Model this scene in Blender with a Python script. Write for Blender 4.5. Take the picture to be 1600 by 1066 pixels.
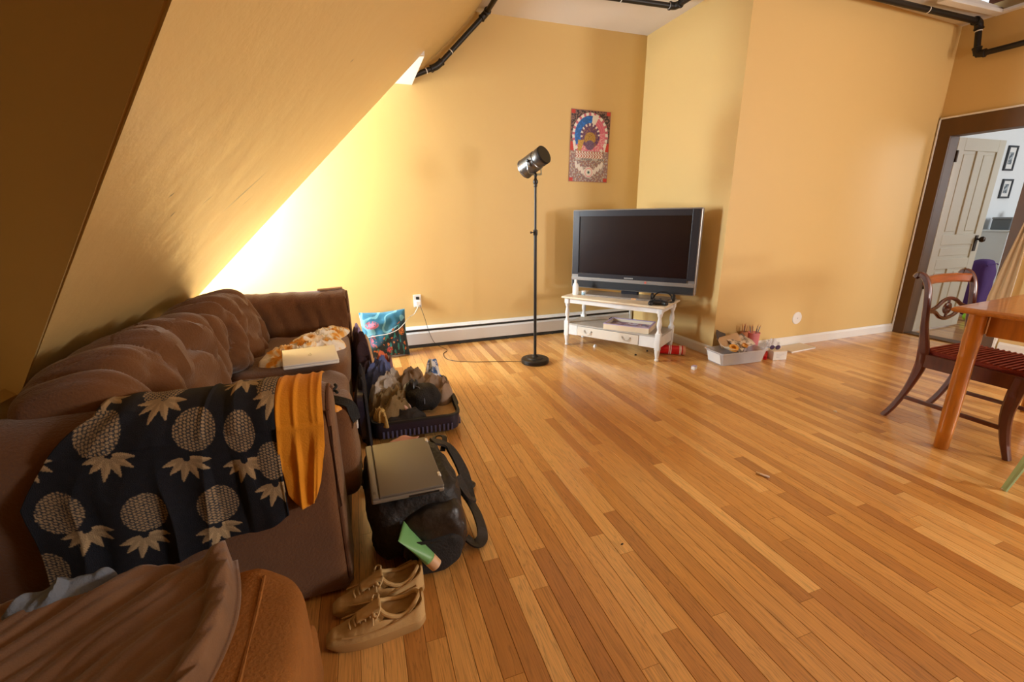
import bpy, bmesh, math, random
import numpy as np
from mathutils import Vector, Matrix, noise
from math import sin, cos, pi, radians, sqrt, atan2

for o in list(bpy.data.objects):
    bpy.data.objects.remove(o)
S = bpy.context.scene
COL = S.collection

# ------------------------------------------------------------ camera, light
CAM_H = 1.2
cam = bpy.data.cameras.new('camera')
cam.sensor_width = 36.0
cam.lens = 681.6 * 36 / 1600
cam.clip_start = 0.02
camo = bpy.data.objects.new('camera', cam)
COL.objects.link(camo)
yaw, pit, roll = 0.3319, 0.2779, -0.01242
Fv = Vector((sin(yaw) * cos(pit), cos(yaw) * cos(pit), -sin(pit)))
Rv = Vector((cos(yaw), -sin(yaw), 0))
Uv = Rv.cross(Fv)
R2 = cos(roll) * Rv + sin(roll) * Uv
U2 = -sin(roll) * Rv + cos(roll) * Uv
M = Matrix((R2, U2, -Fv)).transposed().to_4x4()
M.translation = Vector((0, 0, CAM_H))
camo.matrix_world = M
S.camera = camo

w = bpy.data.worlds.new('sky')
S.world = w
w.use_nodes = True
w.node_tree.nodes['Background'].inputs[0].default_value = (0.75, 0.87, 1.0, 1)
w.node_tree.nodes['Background'].inputs[1].default_value = 1.0

def area(name, loc, target, sx, sy, power, color):
    l = bpy.data.lights.new(name, 'AREA')
    l.shape = 'RECTANGLE'; l.size = sx; l.size_y = sy
    l.energy = power; l.color = color
    o = bpy.data.objects.new(name, l)
    COL.objects.link(o)
    o.location = loc
    d = Vector(target) - Vector(loc)
    o.rotation_euler = d.to_track_quat('-Z', 'Y').to_euler()
    return o

# daylight through the dormer window beside the far end of the sofa
area('dormer_daylight', (-1.52, 3.80, 1.40), (0.0, 3.80, 1.30), 0.50, 1.15, 128, (0.78, 0.91, 1.0))
# daylight through the low window behind the photographer
area('gable_daylight', (3.45, -3.26, 0.90), (3.3, 3.0, 0.90), 0.56, 0.42, 42, (1.0, 0.97, 0.93))
# added fill from the unseen right side, brightens the slope and sofa
area('side_fill', (5.15, -1.55, 1.40), (-1.0, 1.6, 1.0), 1.0, 0.95, 94, (1.0, 0.97, 0.93))
# the room beyond the doorway, lit by an area light added inside it
area('next_room_light', (8.2, 0.2, 1.7), (8.0, 3.4, 1.3), 1.6, 1.4, 40, (0.88, 0.94, 1.0))

S.view_settings.view_transform = 'Standard'
S.view_settings.look = 'None'
S.view_settings.gamma = 1.0
S.view_settings.use_curve_mapping = False
S.view_settings.exposure = 0.62

# ------------------------------------------------------------ helpers
def srgb(r, g, b):
    f = lambda c: (c / 255 / 12.92) if c <= 10 else ((c / 255 + 0.055) / 1.055) ** 2.4
    return (f(r), f(g), f(b), 1)

def mat(name, col, rough=0.6, metal=0.0, bump=0.0, bscale=60.0, vary=0.0, vscale=8.0, spec=None, coat=0.0, sheen=0.0, stretch=None):
    m = bpy.data.materials.new(name)
    m.use_nodes = True
    nt = m.node_tree
    b = nt.nodes['Principled BSDF']
    if len(col) == 3: col = (*col, 1)
    b.inputs['Base Color'].default_value = col
    b.inputs['Roughness'].default_value = rough
    b.inputs['Metallic'].default_value = metal
    if spec is not None: b.inputs['Specular IOR Level'].default_value = spec
    if coat: b.inputs['Coat Weight'].default_value = coat
    if sheen:
        b.inputs['Sheen Weight'].default_value = sheen
        b.inputs['Sheen Roughness'].default_value = 0.5
    if bump or vary:
        tc = nt.nodes.new('ShaderNodeTexCoord')
        vec = tc.outputs['Object']
        if stretch:
            mp = nt.nodes.new('ShaderNodeMapping')
            mp.inputs['Scale'].default_value = stretch
            nt.links.new(vec, mp.inputs[0]); vec = mp.outputs[0]
    if bump:
        n = nt.nodes.new('ShaderNodeTexNoise')
        n.inputs['Scale'].default_value = bscale
        n.inputs['Detail'].default_value = 3
        nt.links.new(vec, n.inputs[0])
        bp = nt.nodes.new('ShaderNodeBump')
        bp.inputs['Strength'].default_value = bump
        bp.inputs['Distance'].default_value = 0.01
        nt.links.new(n.outputs[0], bp.inputs['Height'])
        nt.links.new(bp.outputs[0], b.inputs['Normal'])
    if vary:
        n = nt.nodes.new('ShaderNodeTexNoise')
        n.inputs['Scale'].default_value = vscale
        n.inputs['Detail'].default_value = 4
        nt.links.new(vec, n.inputs[0])
        mr = nt.nodes.new('ShaderNodeMapRange')
        mr.inputs[1].default_value = 0.3; mr.inputs[2].default_value = 0.7
        mr.inputs[3].default_value = 1 - vary; mr.inputs[4].default_value = 1 + vary
        nt.links.new(n.outputs[0], mr.inputs[0])
        mx = nt.nodes.new('ShaderNodeVectorMath'); mx.operation = 'SCALE'
        mx.inputs[0].default_value = col[:3]
        nt.links.new(mr.outputs[0], mx.inputs['Scale'])
        nt.links.new(mx.outputs[0], b.inputs['Base Color'])
    return m

def attr_mat(name, rough=0.8, bump=0.0, bscale=300, sheen=0.0):
    m = mat(name, (1, 1, 1), rough, bump=bump, bscale=bscale, sheen=sheen)
    nt = m.node_tree
    a = nt.nodes.new('ShaderNodeAttribute'); a.attribute_name = 'Col'
    nt.links.new(a.outputs['Color'], nt.nodes['Principled BSDF'].inputs['Base Color'])
    return m

def ramp_mat(name, stops, rough=0.8, scale=10.0, detail=3, bump=0.2, distort=0.0, sheen=0.0):
    m = mat(name, (1, 1, 1), rough, bump=bump, bscale=80, sheen=sheen)
    nt = m.node_tree
    tc = nt.nodes.new('ShaderNodeTexCoord')
    n = nt.nodes.new('ShaderNodeTexNoise')
    n.inputs['Scale'].default_value = scale; n.inputs['Detail'].default_value = detail
    n.inputs['Distortion'].default_value = distort
    nt.links.new(tc.outputs['Object'], n.inputs[0])
    r = nt.nodes.new('ShaderNodeValToRGB')
    e = r.color_ramp.elements
    e[0].position, e[0].color = stops[0]
    e[1].position, e[1].color = stops[1]
    for p, c in stops[2:]:
        k = e.new(p); k.color = c
    nt.links.new(n.outputs[0], r.inputs[0])
    nt.links.new(r.outputs[0], nt.nodes['Principled BSDF'].inputs['Base Color'])
    return m

def mesh_obj(name, verts, faces, m=None, parent=None, smooth=False, loc=None, rot=None):
    me = bpy.data.meshes.new(name)
    me.from_pydata([tuple(v) for v in verts], [], faces)
    if m: me.materials.append(m)
    if smooth: me.polygons.foreach_set('use_smooth', [True] * len(me.polygons))
    o = bpy.data.objects.new(name, me)
    COL.objects.link(o)
    if parent: o.parent = parent
    if loc: o.location = loc
    if rot: o.rotation_euler = rot
    return o

def bm_obj(name, bm, m=None, parent=None, smooth=False, loc=None, rot=None):
    bmesh.ops.recalc_face_normals(bm, faces=bm.faces)
    me = bpy.data.meshes.new(name)
    bm.to_mesh(me); bm.free()
    if m: me.materials.append(m)
    if smooth:
        me.polygons.foreach_set('use_smooth', [True] * len(me.polygons))
        try: me.set_sharp_from_angle(angle=radians(38))
        except Exception: pass
    o = bpy.data.objects.new(name, me)
    COL.objects.link(o)
    if parent: o.parent = parent
    if loc: o.location = loc
    if rot: o.rotation_euler = rot
    return o

def box(bm, c, s, bev=0.0, seg=2, rot=None):
    """box centred at c with full sizes s, bevelled"""
    t = bmesh.new()
    bmesh.ops.create_cube(t, size=1.0)
    bmesh.ops.scale(t, vec=Vector(s), verts=t.verts)
    if bev:
        bmesh.ops.bevel(t, geom=list(t.edges), offset=bev, segments=seg, affect='EDGES', profile=0.5)
    mtx = Matrix.Translation(Vector(c))
    if rot is not None: mtx = mtx @ rot.to_4x4()
    bmesh.ops.transform(t, matrix=mtx, verts=t.verts)
    me = bpy.data.meshes.new('tmp'); t.to_mesh(me); t.free()
    bm.from_mesh(me); bpy.data.meshes.remove(me)
    return bm

def boxmm(bm, x0, x1, y0, y1, z0, z1, bev=0.0, seg=2):
    return box(bm, ((x0 + x1) / 2, (y0 + y1) / 2, (z0 + z1) / 2), (x1 - x0, y1 - y0, z1 - z0), bev, seg)

def lathe(bm, prof, n=24, mtx=None):
    """prof: list of (r, z); closed by end caps when r>0"""
    rings = []
    for r, z in prof:
        rings.append([bm.verts.new((r * cos(2 * pi * k / n), r * sin(2 * pi * k / n), z)) for k in range(n)])
    for a, b in zip(rings, rings[1:]):
        for k in range(n):
            bm.faces.new((a[k], a[(k + 1) % n], b[(k + 1) % n], b[k]))
    bm.faces.new(list(reversed(rings[0]))); bm.faces.new(rings[-1])
    if mtx is not None:
        bmesh.ops.transform(bm, matrix=mtx, verts=[v for r in rings for v in r])
    return bm

def frame_mtx(p, q):
    """matrix with z from p to q, origin p"""
    p, q = Vector(p), Vector(q)
    return Matrix.Translation(p) @ (q - p).to_track_quat('Z', 'Y').to_matrix().to_4x4()

def rod(bm, p, q, r, r2=None, n=12):
    L = (Vector(q) - Vector(p)).length
    return lathe(bm, [(r, 0), (r2 if r2 is not None else r, L)], n, frame_mtx(p, q))

def smooth_path(pts, k=6):
    pts = [Vector(p) for p in pts]
    out = []
    for i in range(len(pts) - 1):
        p0 = pts[max(i - 1, 0)]; p1 = pts[i]; p2 = pts[i + 1]; p3 = pts[min(i + 2, len(pts) - 1)]
        for j in range(k):
            t = j / k
            out.append(0.5 * ((2 * p1) + (p2 - p0) * t + (2 * p0 - 5 * p1 + 4 * p2 - p3) * t * t + (3 * p1 - p0 - 3 * p2 + p3) * t ** 3))
    out.append(pts[-1])
    return out

def sweep(bm, pts, prof, up=Vector((0, 0, 1)), scales=None, closed_prof=True):
    """sweep a closed 2D profile [(a,b)] along pts; a is sideways, b along up-ish"""
    pts = [Vector(p) for p in pts]
    rings = []
    for i, p in enumerate(pts):
        t = (pts[min(i + 1, len(pts) - 1)] - pts[max(i - 1, 0)]).normalized()
        s = t.cross(up)
        if s.length < 1e-4: s = t.cross(Vector((0, 1, 0)))
        s.normalize(); u = s.cross(t).normalized()
        sc = scales[i] if scales else 1.0
        if not isinstance(sc, (tuple, list)): sc = (sc, sc)
        rings.append([bm.verts.new(p + s * (a * sc[0]) + u * (b * sc[1])) for a, b in prof])
    n = len(prof)
    for a, b in zip(rings, rings[1:]):
        for k in range(n):
            bm.faces.new((a[k], a[(k + 1) % n], b[(k + 1) % n], b[k]))
    bm.faces.new(list(reversed(rings[0]))); bm.faces.new(rings[-1])
    return bm

def circ(r, n=10, sy=1.0):
    return [(r * cos(2 * pi * k / n), r * sy * sin(2 * pi * k / n)) for k in range(n)]

def tube(bm, pts, r, n=8, k=6, up=Vector((0, 0, 1))):
    return sweep(bm, smooth_path(pts, k) if k > 1 else pts, circ(r, n), up)

def strap_prof(wd, th):
    return [(-wd / 2, -th / 2), (wd / 2, -th / 2), (wd / 2, th / 2), (-wd / 2, th / 2)]

def thing(name, label, cat, loc=(0, 0, 0), rotz=0.0, group=None):
    o = bpy.data.objects.new(name, None)
    COL.objects.link(o)
    o.empty_display_size = 0.05
    o.location = loc; o.rotation_euler = (0, 0, rotz)
    o['label'] = label; o['category'] = cat
    if group: o['group'] = group
    return o

def tag(o, label, cat, group=None):
    o['label'] = label; o['category'] = cat
    if group: o['group'] = group
    return o

def struct(o):
    o['kind'] = 'structure'
    return o

def grid(nu, nv, f):
    vs = [f(i / (nu - 1), j / (nv - 1)) for j in range(nv) for i in range(nu)]
    fs = [(j * nu + i, j * nu + i + 1, (j + 1) * nu + i + 1, (j + 1) * nu + i) for j in range(nv - 1) for i in range(nu - 1)]
    return vs, fs

def grid_obj(name, nu, nv, f, m, parent=None, thick=0.0, loc=None, rot=None, off=0):
    vs, fs = grid(nu, nv, f)
    o = mesh_obj(name, vs, fs, m, parent, True, loc, rot)
    if thick:
        md = o.modifiers.new('thick', 'SOLIDIFY'); md.thickness = thick; md.offset = off
    return o

def nz(x, y, z=0.0): return noise.noise(Vector((x, y, z)))
def ridge(x, y, z=0.0): return 1 - min(1, abs(nz(x, y, z)) * 2.6)

def lump(name, c, rx, ry, h, rot, m, seed, parent=None, folds=0.35, ang=0.6, fs=9.0, edge=0.25, n=84, rings=32, smooth_top=0.55):
    """a crumpled heap of cloth: closed mound with a wandering outline and folds"""
    bm = bmesh.new()
    allr = []
    for i in range(rings + 1):
        r = i / rings
        ring = []
        for k in range(n):
            a = 2 * pi * k / n
            er = 1 + edge * nz(cos(a) * 1.3 + seed, sin(a) * 1.3, seed * 1.7) * 1.6
            rr = r * er
            x, y = rr * cos(a) * rx, rr * sin(a) * ry
            base = max(0.0, 1 - r ** 3.2) ** smooth_top
            u = x * cos(ang) + y * sin(ang); v = -x * sin(ang) + y * cos(ang)
            wx = nz(x * 7 + seed, y * 7, 1.0) * 0.9; wy = nz(x * 7, y * 7 + seed, 2.0) * 0.9
            f1 = ridge(u * fs * 0.5 + seed + wx, v * fs * 1.3 + wy, seed) - 0.5
            f3 = ridge(u * fs * 1.3 + seed + wy, v * fs * 2.4 + wx, seed + 5) - 0.5
            f2 = nz(x * 5 + seed, y * 5, seed * 3)
            z = h * base * 0.86 * (1 + folds * (f1 * 0.75 + f3 * 0.38) + 0.35 * f2)
            ring.append(bm.verts.new((x, y, max(0.0, z))))
            if i == 0: break
        allr.append(ring)
    c0 = allr[0][0]
    for k in range(n):
        bm.faces.new((c0, allr[1][k], allr[1][(k + 1) % n]))
    for A, B in zip(allr[1:], allr[2:]):
        for k in range(n):
            bm.faces.new((A[k], B[k], B[(k + 1) % n], A[(k + 1) % n]))
    bm.faces.new(list(reversed(allr[-1])))
    return bm_obj(name, bm, m, parent, True, c, (0, 0, rot))

def superbox(bm_name, c, h, p=4.0, nu=48, nv=32, disp=None, m=None, parent=None, rot=None):
    """superellipsoid cushion of half sizes h; disp(unit dir, pos)->offset along normal dir"""
    def f(u, v):
        a = 2 * pi * u; b = pi * (v - 0.5)
        cb, sb = cos(b), sin(b); ca, sa = cos(a), sin(a)
        pw = lambda t, e: math.copysign(abs(t) ** e, t)
        e = 2.0 / p
        x = pw(cb, e) * pw(ca, e); y = pw(cb, e) * pw(sa, e); z = pw(sb, e)
        q = Vector((x * h[0], y * h[1], z * h[2]))
        if disp:
            d = Vector((x / h[0], y / h[1], z / h[2])).normalized()
            q += d * disp(Vector((x, y, z)), q)
        return q
    vs, fs = grid(nu, nv, f)
    bm = bmesh.new()
    bv = [bm.verts.new(v) for v in vs]
    for q in fs:
        try: bm.faces.new([bv[i] for i in q])
        except ValueError: pass
    bmesh.ops.remove_doubles(bm, verts=bm.verts, dist=1e-5)
    bmesh.ops.dissolve_degenerate(bm, edges=bm.edges, dist=1e-6)
    return bm_obj(bm_name, bm, m, parent, True, c, rot)

def set_cols(o, cols):
    me = o.data
    a = me.color_attributes.new('Col', 'FLOAT_COLOR', 'POINT')
    a.data.foreach_set('color', np.asarray(cols, dtype=np.float32).reshape(-1))

# ------------------------------------------------------------ materials
def wall_mat(name, col, rough, relief):
    m = mat(name, col, rough)
    nt = m.node_tree; b = nt.nodes['Principled BSDF']
    tc = nt.nodes.new('ShaderNodeTexCoord')
    n1 = nt.nodes.new('ShaderNodeTexNoise'); n1.inputs['Scale'].default_value = 5.0; n1.inputs['Detail'].default_value = 6
    n2 = nt.nodes.new('ShaderNodeTexNoise'); n2.inputs['Scale'].default_value = 90.0; n2.inputs['Detail'].default_value = 2
    nt.links.new(tc.outputs['Object'], n1.inputs[0]); nt.links.new(tc.outputs['Object'], n2.inputs[0])
    ad = nt.nodes.new('ShaderNodeMath'); ad.operation = 'MULTIPLY_ADD'
    ad.inputs[1].default_value = 0.06
    nt.links.new(n2.outputs[0], ad.inputs[0]); nt.links.new(n1.outputs[0], ad.inputs[2])
    bp = nt.nodes.new('ShaderNodeBump'); bp.inputs['Strength'].default_value = relief; bp.inputs['Distance'].default_value = 0.02
    nt.links.new(ad.outputs[0], bp.inputs['Height']); nt.links.new(bp.outputs[0], b.inputs['Normal'])
    return m
PAINT = (0.70, 0.485, 0.19)
M_wall = wall_mat('yellow_paint', PAINT, 0.55, 0.12)
M_slope = wall_mat('yellow_plaster', PAINT, 0.30, 0.28)
def scuffs(m, marks):
    """dark rubbed marks at fixed places: (centre, direction, half length, half width, strength)"""
    nt = m.node_tree; L = nt.links; b = nt.nodes['Principled BSDF']
    tc = nt.nodes.new('ShaderNodeTexCoord'); prev = None
    nn = Vector((sin(radians(44.5)), 0, -cos(radians(44.5))))
    for c, d, hl, hw_, k in marks:
        d = Vector(d).normalized(); t = nn.cross(d).normalized(); d = t.cross(nn)
        mp = nt.nodes.new('ShaderNodeMapping'); mp.vector_type = 'TEXTURE'
        mp.inputs['Location'].default_value = c
        mp.inputs['Rotation'].default_value = Matrix((d, t, nn)).transposed().to_euler()
        mp.inputs['Scale'].default_value = (hl, hw_, 0.05)
        g = nt.nodes.new('ShaderNodeTexGradient'); g.gradient_type = 'SPHERICAL'
        L.new(tc.outputs['Object'], mp.inputs[0]); L.new(mp.outputs[0], g.inputs[0])
        ml = nt.nodes.new('ShaderNodeMath'); ml.operation = 'MULTIPLY'; ml.inputs[1].default_value = k
        L.new(g.outputs['Fac'], ml.inputs[0])
        if prev is None: prev = ml.outputs[0]
        else:
            mxn = nt.nodes.new('ShaderNodeMath'); mxn.operation = 'MAXIMUM'
            L.new(prev, mxn.inputs[0]); L.new(ml.outputs[0], mxn.inputs[1]); prev = mxn.outputs[0]
    mix = nt.nodes.new('ShaderNodeMix'); mix.data_type = 'RGBA'; mix.clamp_factor = True
    mix.inputs['A'].default_value = (*PAINT, 1); mix.inputs['B'].default_value = (0.16, 0.10, 0.045, 1)
    L.new(prev, mix.inputs['Factor']); L.new(mix.outputs['Result'], b.inputs['Base Color'])
scuffs(M_slope, [((-0.43, 2.245, 1.317), (0.138, 0.084, 0.136), 0.15, 0.017, 1.0), ((-0.479, 1.536, 1.27), (0.5, 0.5, 0.5), 0.014, 0.007, 1.3),
                 ((-0.53, 1.676, 1.219), (1, 0, 1), 0.014, 0.008, 1.3), ((-0.478, 1.871, 1.27), (0.6, 0.5, 0.6), 0.03, 0.006, 1.0),
                 ((-0.466, 2.42, 1.282), (0.6, 0.4, 0.6), 0.05, 0.006, 0.8), ((0.055, 2.036, 1.793), (0.6, 0.4, 0.6), 0.014, 0.008, 1.0)])
M_ceil = wall_mat('ceiling_white', (0.78, 0.73, 0.68), 0.8, 0.15)
M_white = mat('white_paint', (0.80, 0.79, 0.76), 0.4)
M_trimw = mat('white_trim', (0.8, 0.78, 0.74), 0.35, bump=0.05, bscale=20)
M_casing = mat('brown_casing', srgb(94, 62, 22), 0.45, vary=0.15, vscale=6, stretch=(1, 1, 0.1))
M_pale = mat('pale_wall', (0.78, 0.80, 0.80), 0.7)
M_black = mat('black_plastic', (0.012, 0.012, 0.013), 0.4)
M_pipe = mat('black_iron', (0.018, 0.014, 0.011), 0.45, 0.3, bump=0.1, bscale=40)
M_blackcl = mat('black_cloth', (0.010, 0.009, 0.009), 0.85, bump=0.4, bscale=120)
M_sofa = mat('brown_microfibre', srgb(112, 74, 44), 0.95, bump=0.3, bscale=140, vary=0.14, vscale=6, sheen=0.35, spec=0.15)
M_sofa_d = mat('brown_piping', srgb(96, 60, 34), 0.9)
M_ott = mat('tan_microfibre', srgb(150, 98, 50), 0.95, bump=0.3, bscale=140, vary=0.14, vscale=6, spec=0.15)
M_gap = mat('floor_gap', (0.05, 0.022, 0.007), 0.9)
M_mahog = mat('mahogany', srgb(84, 34, 22), 0.32, vary=0.25, vscale=10, stretch=(4, 4, 0.6), coat=0.3)
M_mahog2 = mat('mahogany_rail', srgb(132, 62, 24), 0.3, vary=0.3, vscale=12, stretch=(1, 6, 6), coat=0.3)
M_pine = mat('honey_pine', srgb(188, 116, 34), 0.3, vary=0.2, vscale=14, stretch=(3, 3, 0.4), coat=0.4)
M_pinet = mat('honey_pine_top', srgb(186, 120, 56), 0.3, vary=0.15, vscale=12, stretch=(0.4, 4, 4), coat=0.4)

# oak strip floor: tone per plank from a mesh attribute, grain from position
def floor_mat():
    m = bpy.data.materials.new('oak_strip'); m.use_nodes = True
    nt = m.node_tree; N = nt.nodes; L = nt.links
    b = N['Principled BSDF']
    at = N.new('ShaderNodeAttribute'); at.attribute_name = 'tone'
    sep = N.new('ShaderNodeSeparateColor'); L.new(at.outputs['Color'], sep.inputs[0])
    geo = N.new('ShaderNodeNewGeometry')
    off = N.new('ShaderNodeVectorMath'); off.operation = 'MULTIPLY_ADD'
    off.inputs[1].default_value = (37.0, 91.0, 13.0)
    L.new(at.outputs['Vector'], off.inputs[0]); L.new(geo.outputs['Position'], off.inputs[2])
    mp = N.new('ShaderNodeMapping'); mp.inputs['Scale'].default_value = (38, 2.2, 1)
    L.new(off.outputs[0], mp.inputs[0])
    n1 = N.new('ShaderNodeTexNoise'); n1.inputs['Scale'].default_value = 1.0; n1.inputs['Detail'].default_value = 3; n1.inputs['Distortion'].default_value = 0.6
    L.new(mp.outputs[0], n1.inputs[0])
    mul = N.new('ShaderNodeMath'); mul.operation = 'MULTIPLY'; mul.inputs[1].default_value = 9.0
    L.new(n1.outputs[0], mul.inputs[0])
    fr = N.new('ShaderNodeMath'); fr.operation = 'PINGPONG'; fr.inputs[1].default_value = 0.5
    L.new(mul.outputs[0], fr.inputs[0])
    mp2 = N.new('ShaderNodeMapping'); mp2.inputs['Scale'].default_value = (260, 7, 1)
    L.new(off.outputs[0], mp2.inputs[0])
    n2 = N.new('ShaderNodeTexNoise'); n2.inputs['Scale'].default_value = 1.0; n2.inputs['Detail'].default_value = 2
    L.new(mp2.outputs[0], n2.inputs[0])
    # base colour from tone
    r = N.new('ShaderNodeValToRGB'); e = r.color_ramp.elements
    e[0].position, e[0].color = 0.0, srgb(180, 120, 58)
    e[1].position, e[1].color = 1.0, srgb(236, 186, 114)
    k = e.new(0.35); k.color = srgb(210, 150, 76)
    k = e.new(0.7); k.color = srgb(220, 164, 92)
    L.new(sep.outputs[0], r.inputs[0])
    mr = N.new('ShaderNodeMapRange'); mr.inputs[1].default_value = 0.0; mr.inputs[2].default_value = 0.2
    mr.inputs[3].default_value = 0.74; mr.inputs[4].default_value = 1.03
    L.new(fr.outputs[0], mr.inputs[0])
    mr2 = N.new('ShaderNodeMapRange'); mr2.inputs[1].default_value = 0.3; mr2.inputs[2].default_value = 0.7
    mr2.inputs[3].default_value = 0.88; mr2.inputs[4].default_value = 1.08
    L.new(n2.outputs[0], mr2.inputs[0])
    mm = N.new('ShaderNodeMath'); mm.operation = 'MULTIPLY'
    L.new(mr.outputs[0], mm.inputs[0]); L.new(mr2.outputs[0], mm.inputs[1])
    sc = N.new('ShaderNodeVectorMath'); sc.operation = 'SCALE'
    L.new(r.outputs[0], sc.inputs[0]); L.new(mm.outputs[0], sc.inputs['Scale'])
    L.new(sc.outputs[0], b.inputs['Base Color'])
    # wear: uneven gloss
    n3 = N.new('ShaderNodeTexNoise'); n3.inputs['Scale'].default_value = 2.5; n3.inputs['Detail'].default_value = 5
    L.new(geo.outputs['Position'], n3.inputs[0])
    mr3 = N.new('ShaderNodeMapRange'); mr3.inputs[3].default_value = 0.26; mr3.inputs[4].default_value = 0.46
    L.new(n3.outputs[0], mr3.inputs[0]); L.new(mr3.outputs[0], b.inputs['Roughness'])
    bp = N.new('ShaderNodeBump'); bp.inputs['Strength'].default_value = 0.12; bp.inputs['Distance'].default_value = 0.002
    L.new(mm.outputs[0], bp.inputs['Height']); L.new(bp.outputs[0], b.inputs['Normal'])
    b.inputs['Specular IOR Level'].default_value = 0.5
    b.inputs['Coat Weight'].default_value = 0.8
    b.inputs['Coat Roughness'].default_value = 0.16
    return m
M_floor = floor_mat()

def glass_mat():
    m = bpy.data.materials.new('window_glass'); m.use_nodes = True
    nt = m.node_tree; nt.nodes.remove(nt.nodes['Principled BSDF'])
    t = nt.nodes.new('ShaderNodeBsdfTransparent'); g = nt.nodes.new('ShaderNodeBsdfGlossy'); g.inputs['Roughness'].default_value = 0.02
    mx = nt.nodes.new('ShaderNodeMixShader'); mx.inputs[0].default_value = 0.06
    nt.links.new(t.outputs[0], mx.inputs[1]); nt.links.new(g.outputs[0], mx.inputs[2])
    nt.links.new(mx.outputs[0], nt.nodes['Material Output'].inputs[0])
    return m
M_glass = glass_mat()

# ------------------------------------------------------------ room shell
TH = radians(44.5)
def zs(x): return 2.865 - (1.145 - x) * math.tan(TH)
def xs(z): return 1.145 - (2.865 - z) / math.tan(TH)
YB, YR, XR, XD, ZC = 4.14, 2.88, 2.845, 5.2, 2.86
Y0, Y1 = -3.2, 3.45           # wall behind the camera, near side of the far dormer

def quadwall(name, pts, m, thick):
    """planar polygon extruded by the vector thick"""
    bm = bmesh.new()
    a = [bm.verts.new(p) for p in pts]
    b = [bm.verts.new(Vector(p) + Vector(thick)) for p in pts]
    n = len(pts)
    bm.faces.new(a); bm.faces.new(list(reversed(b)))
    for i in range(n):
        bm.faces.new((a[i], b[i], b[(i + 1) % n], a[(i + 1) % n]))
    return struct(bm_obj(name, bm, m))

# floor: dark bed + planks
bm = bmesh.new(); boxmm(bm, -2.2, 10.6, Y0 - 0.2, 4.4, -0.12, -0.006)
floor = struct(bm_obj('floor', bm, M_gap))
rnd = random.Random(11)
PW = 0.0605
planks = []
x = -1.50
while x < 9.0:
    y = Y0 - rnd.random() * 1.2
    yend = YB + 0.02 if x < XR else (YR + 0.02 if x < XD + 0.05 else 3.62)
    ybeg = Y0 if x < XD + 0.1 else -0.6
    while y < yend:
        L = rnd.choice([0.35, 0.5, 0.7, 0.9, 1.1, 1.4, 1.8]) * (0.85 + 0.3 * rnd.random())
        a, b2 = max(y, ybeg), min(y + L, yend)
        if b2 - a > 0.02:
            planks.append((x, x + PW, a, b2, rnd.random(), rnd.random(), rnd.random()))
        y += L
    x += PW
def inview(px, py):
    v = Vector((px, py, -CAM_H))
    d = v.dot(Fv)
    if d < 0.2: return 0
    sx = 800 + 681.6 * v.dot(R2) / d; sy = 533 - 681.6 * v.dot(U2) / d
    return 1 if (-20 < sx < 1620 and sy < 1100) else 0
def size_in_view(p):
    n = 0; best = 0
    for t in (0.1, 0.3, 0.5, 0.7, 0.9):
        cy = p[2] + (p[3] - p[2]) * t; cx = (p[0] + p[1]) / 2
        if inview(cx, cy) and not (cx < -0.12 and cy > 1.25) and not (cx < -0.2):
            best += (p[3] - p[2]) / max(0.6, cx * cx + cy * cy)
    return best
scored = sorted(planks, key=size_in_view, reverse=True)
def plank_geo(p, g=0.0005, ch=0.0010):
    x0, x1, y0, y1 = p[0] + g, p[1] - g, p[2] + g * 0.7, p[3] - g * 0.7
    dz = -0.0004 * p[5]
    v = [(x0, y0, -0.008), (x1, y0, -0.008), (x1, y1, -0.008), (x0, y1, -0.008),
         (x0, y0, dz - ch), (x1, y0, dz - ch), (x1, y1, dz - ch), (x0, y1, dz - ch),
         (x0 + ch, y0 + 0.0002, dz), (x1 - ch, y0 + 0.0002, dz), (x1 - ch, y1 - 0.0002, dz), (x0 + ch, y1 - 0.0002, dz)]
    f = [(8, 9, 10, 11)]
    for i in range(4):
        j = (i + 1) % 4
        f.append((i, j, 4 + j, 4 + i)); f.append((4 + i, 4 + j, 8 + j, 8 + i))
    return v, f
def tone_attr(me, tones):
    a = me.color_attributes.new('tone', 'FLOAT_COLOR', 'POINT')
    a.data.foreach_set('color', np.asarray(tones, dtype=np.float32).reshape(-1))
for p in scored[:300]:
    v, f = plank_geo(p)
    o = mesh_obj('plank', v, f, M_floor, floor)
    tone_attr(o.data, [(p[4], p[5], p[6], 1)] * 12)
V, Fc, T = [], [], []
for p in scored[300:]:
    v, f = plank_geo(p); k = len(V)
    V += v; Fc += [tuple(i + k for i in q) for q in f]; T += [(p[4], p[5], p[6], 1)] * 12
o = mesh_obj('far_planks', V, Fc, M_floor, floor); tone_attr(o.data, T); o['kind'] = 'stuff'

# walls
quadwall('wall_back', [(-2.0, YB, 0), (XR + 0.1, YB, 0), (XR + 0.1, YB, ZC + 0.05), (-2.0, YB, ZC + 0.05)], M_wall, (0, 0.12, 0))
quadwall('wall_return', [(XR, YB, 0), (XR, YR, 0), (XR, YR, ZC + 0.05), (XR, YB, ZC + 0.05)], M_wall, (0.1, 0, 0))
quadwall('wall_right', [(XR + 0.1, YR, 0), (XD + 0.12, YR, 0), (XD + 0.12, YR, ZC + 0.05), (XR + 0.1, YR, ZC + 0.05)], M_wall, (0, 0.1, 0))
# sloping wall above the sofa, cut away for the far dormer
xa, xb = xs(0.62), xs(2.27)
def ln2(x): return 0.894 + (-0.225 - x) * 1.053
sl = [(1.145, ln2(1.145)), (1.145, YB), (xb, YB), (xb, Y1), (xa, Y1), (xa, ln2(xa))]
off = Vector((0, 0, 0.09))
quadwall('wall_left', [(px, py, zs(px)) for px, py in sl], M_slope, off)
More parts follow.
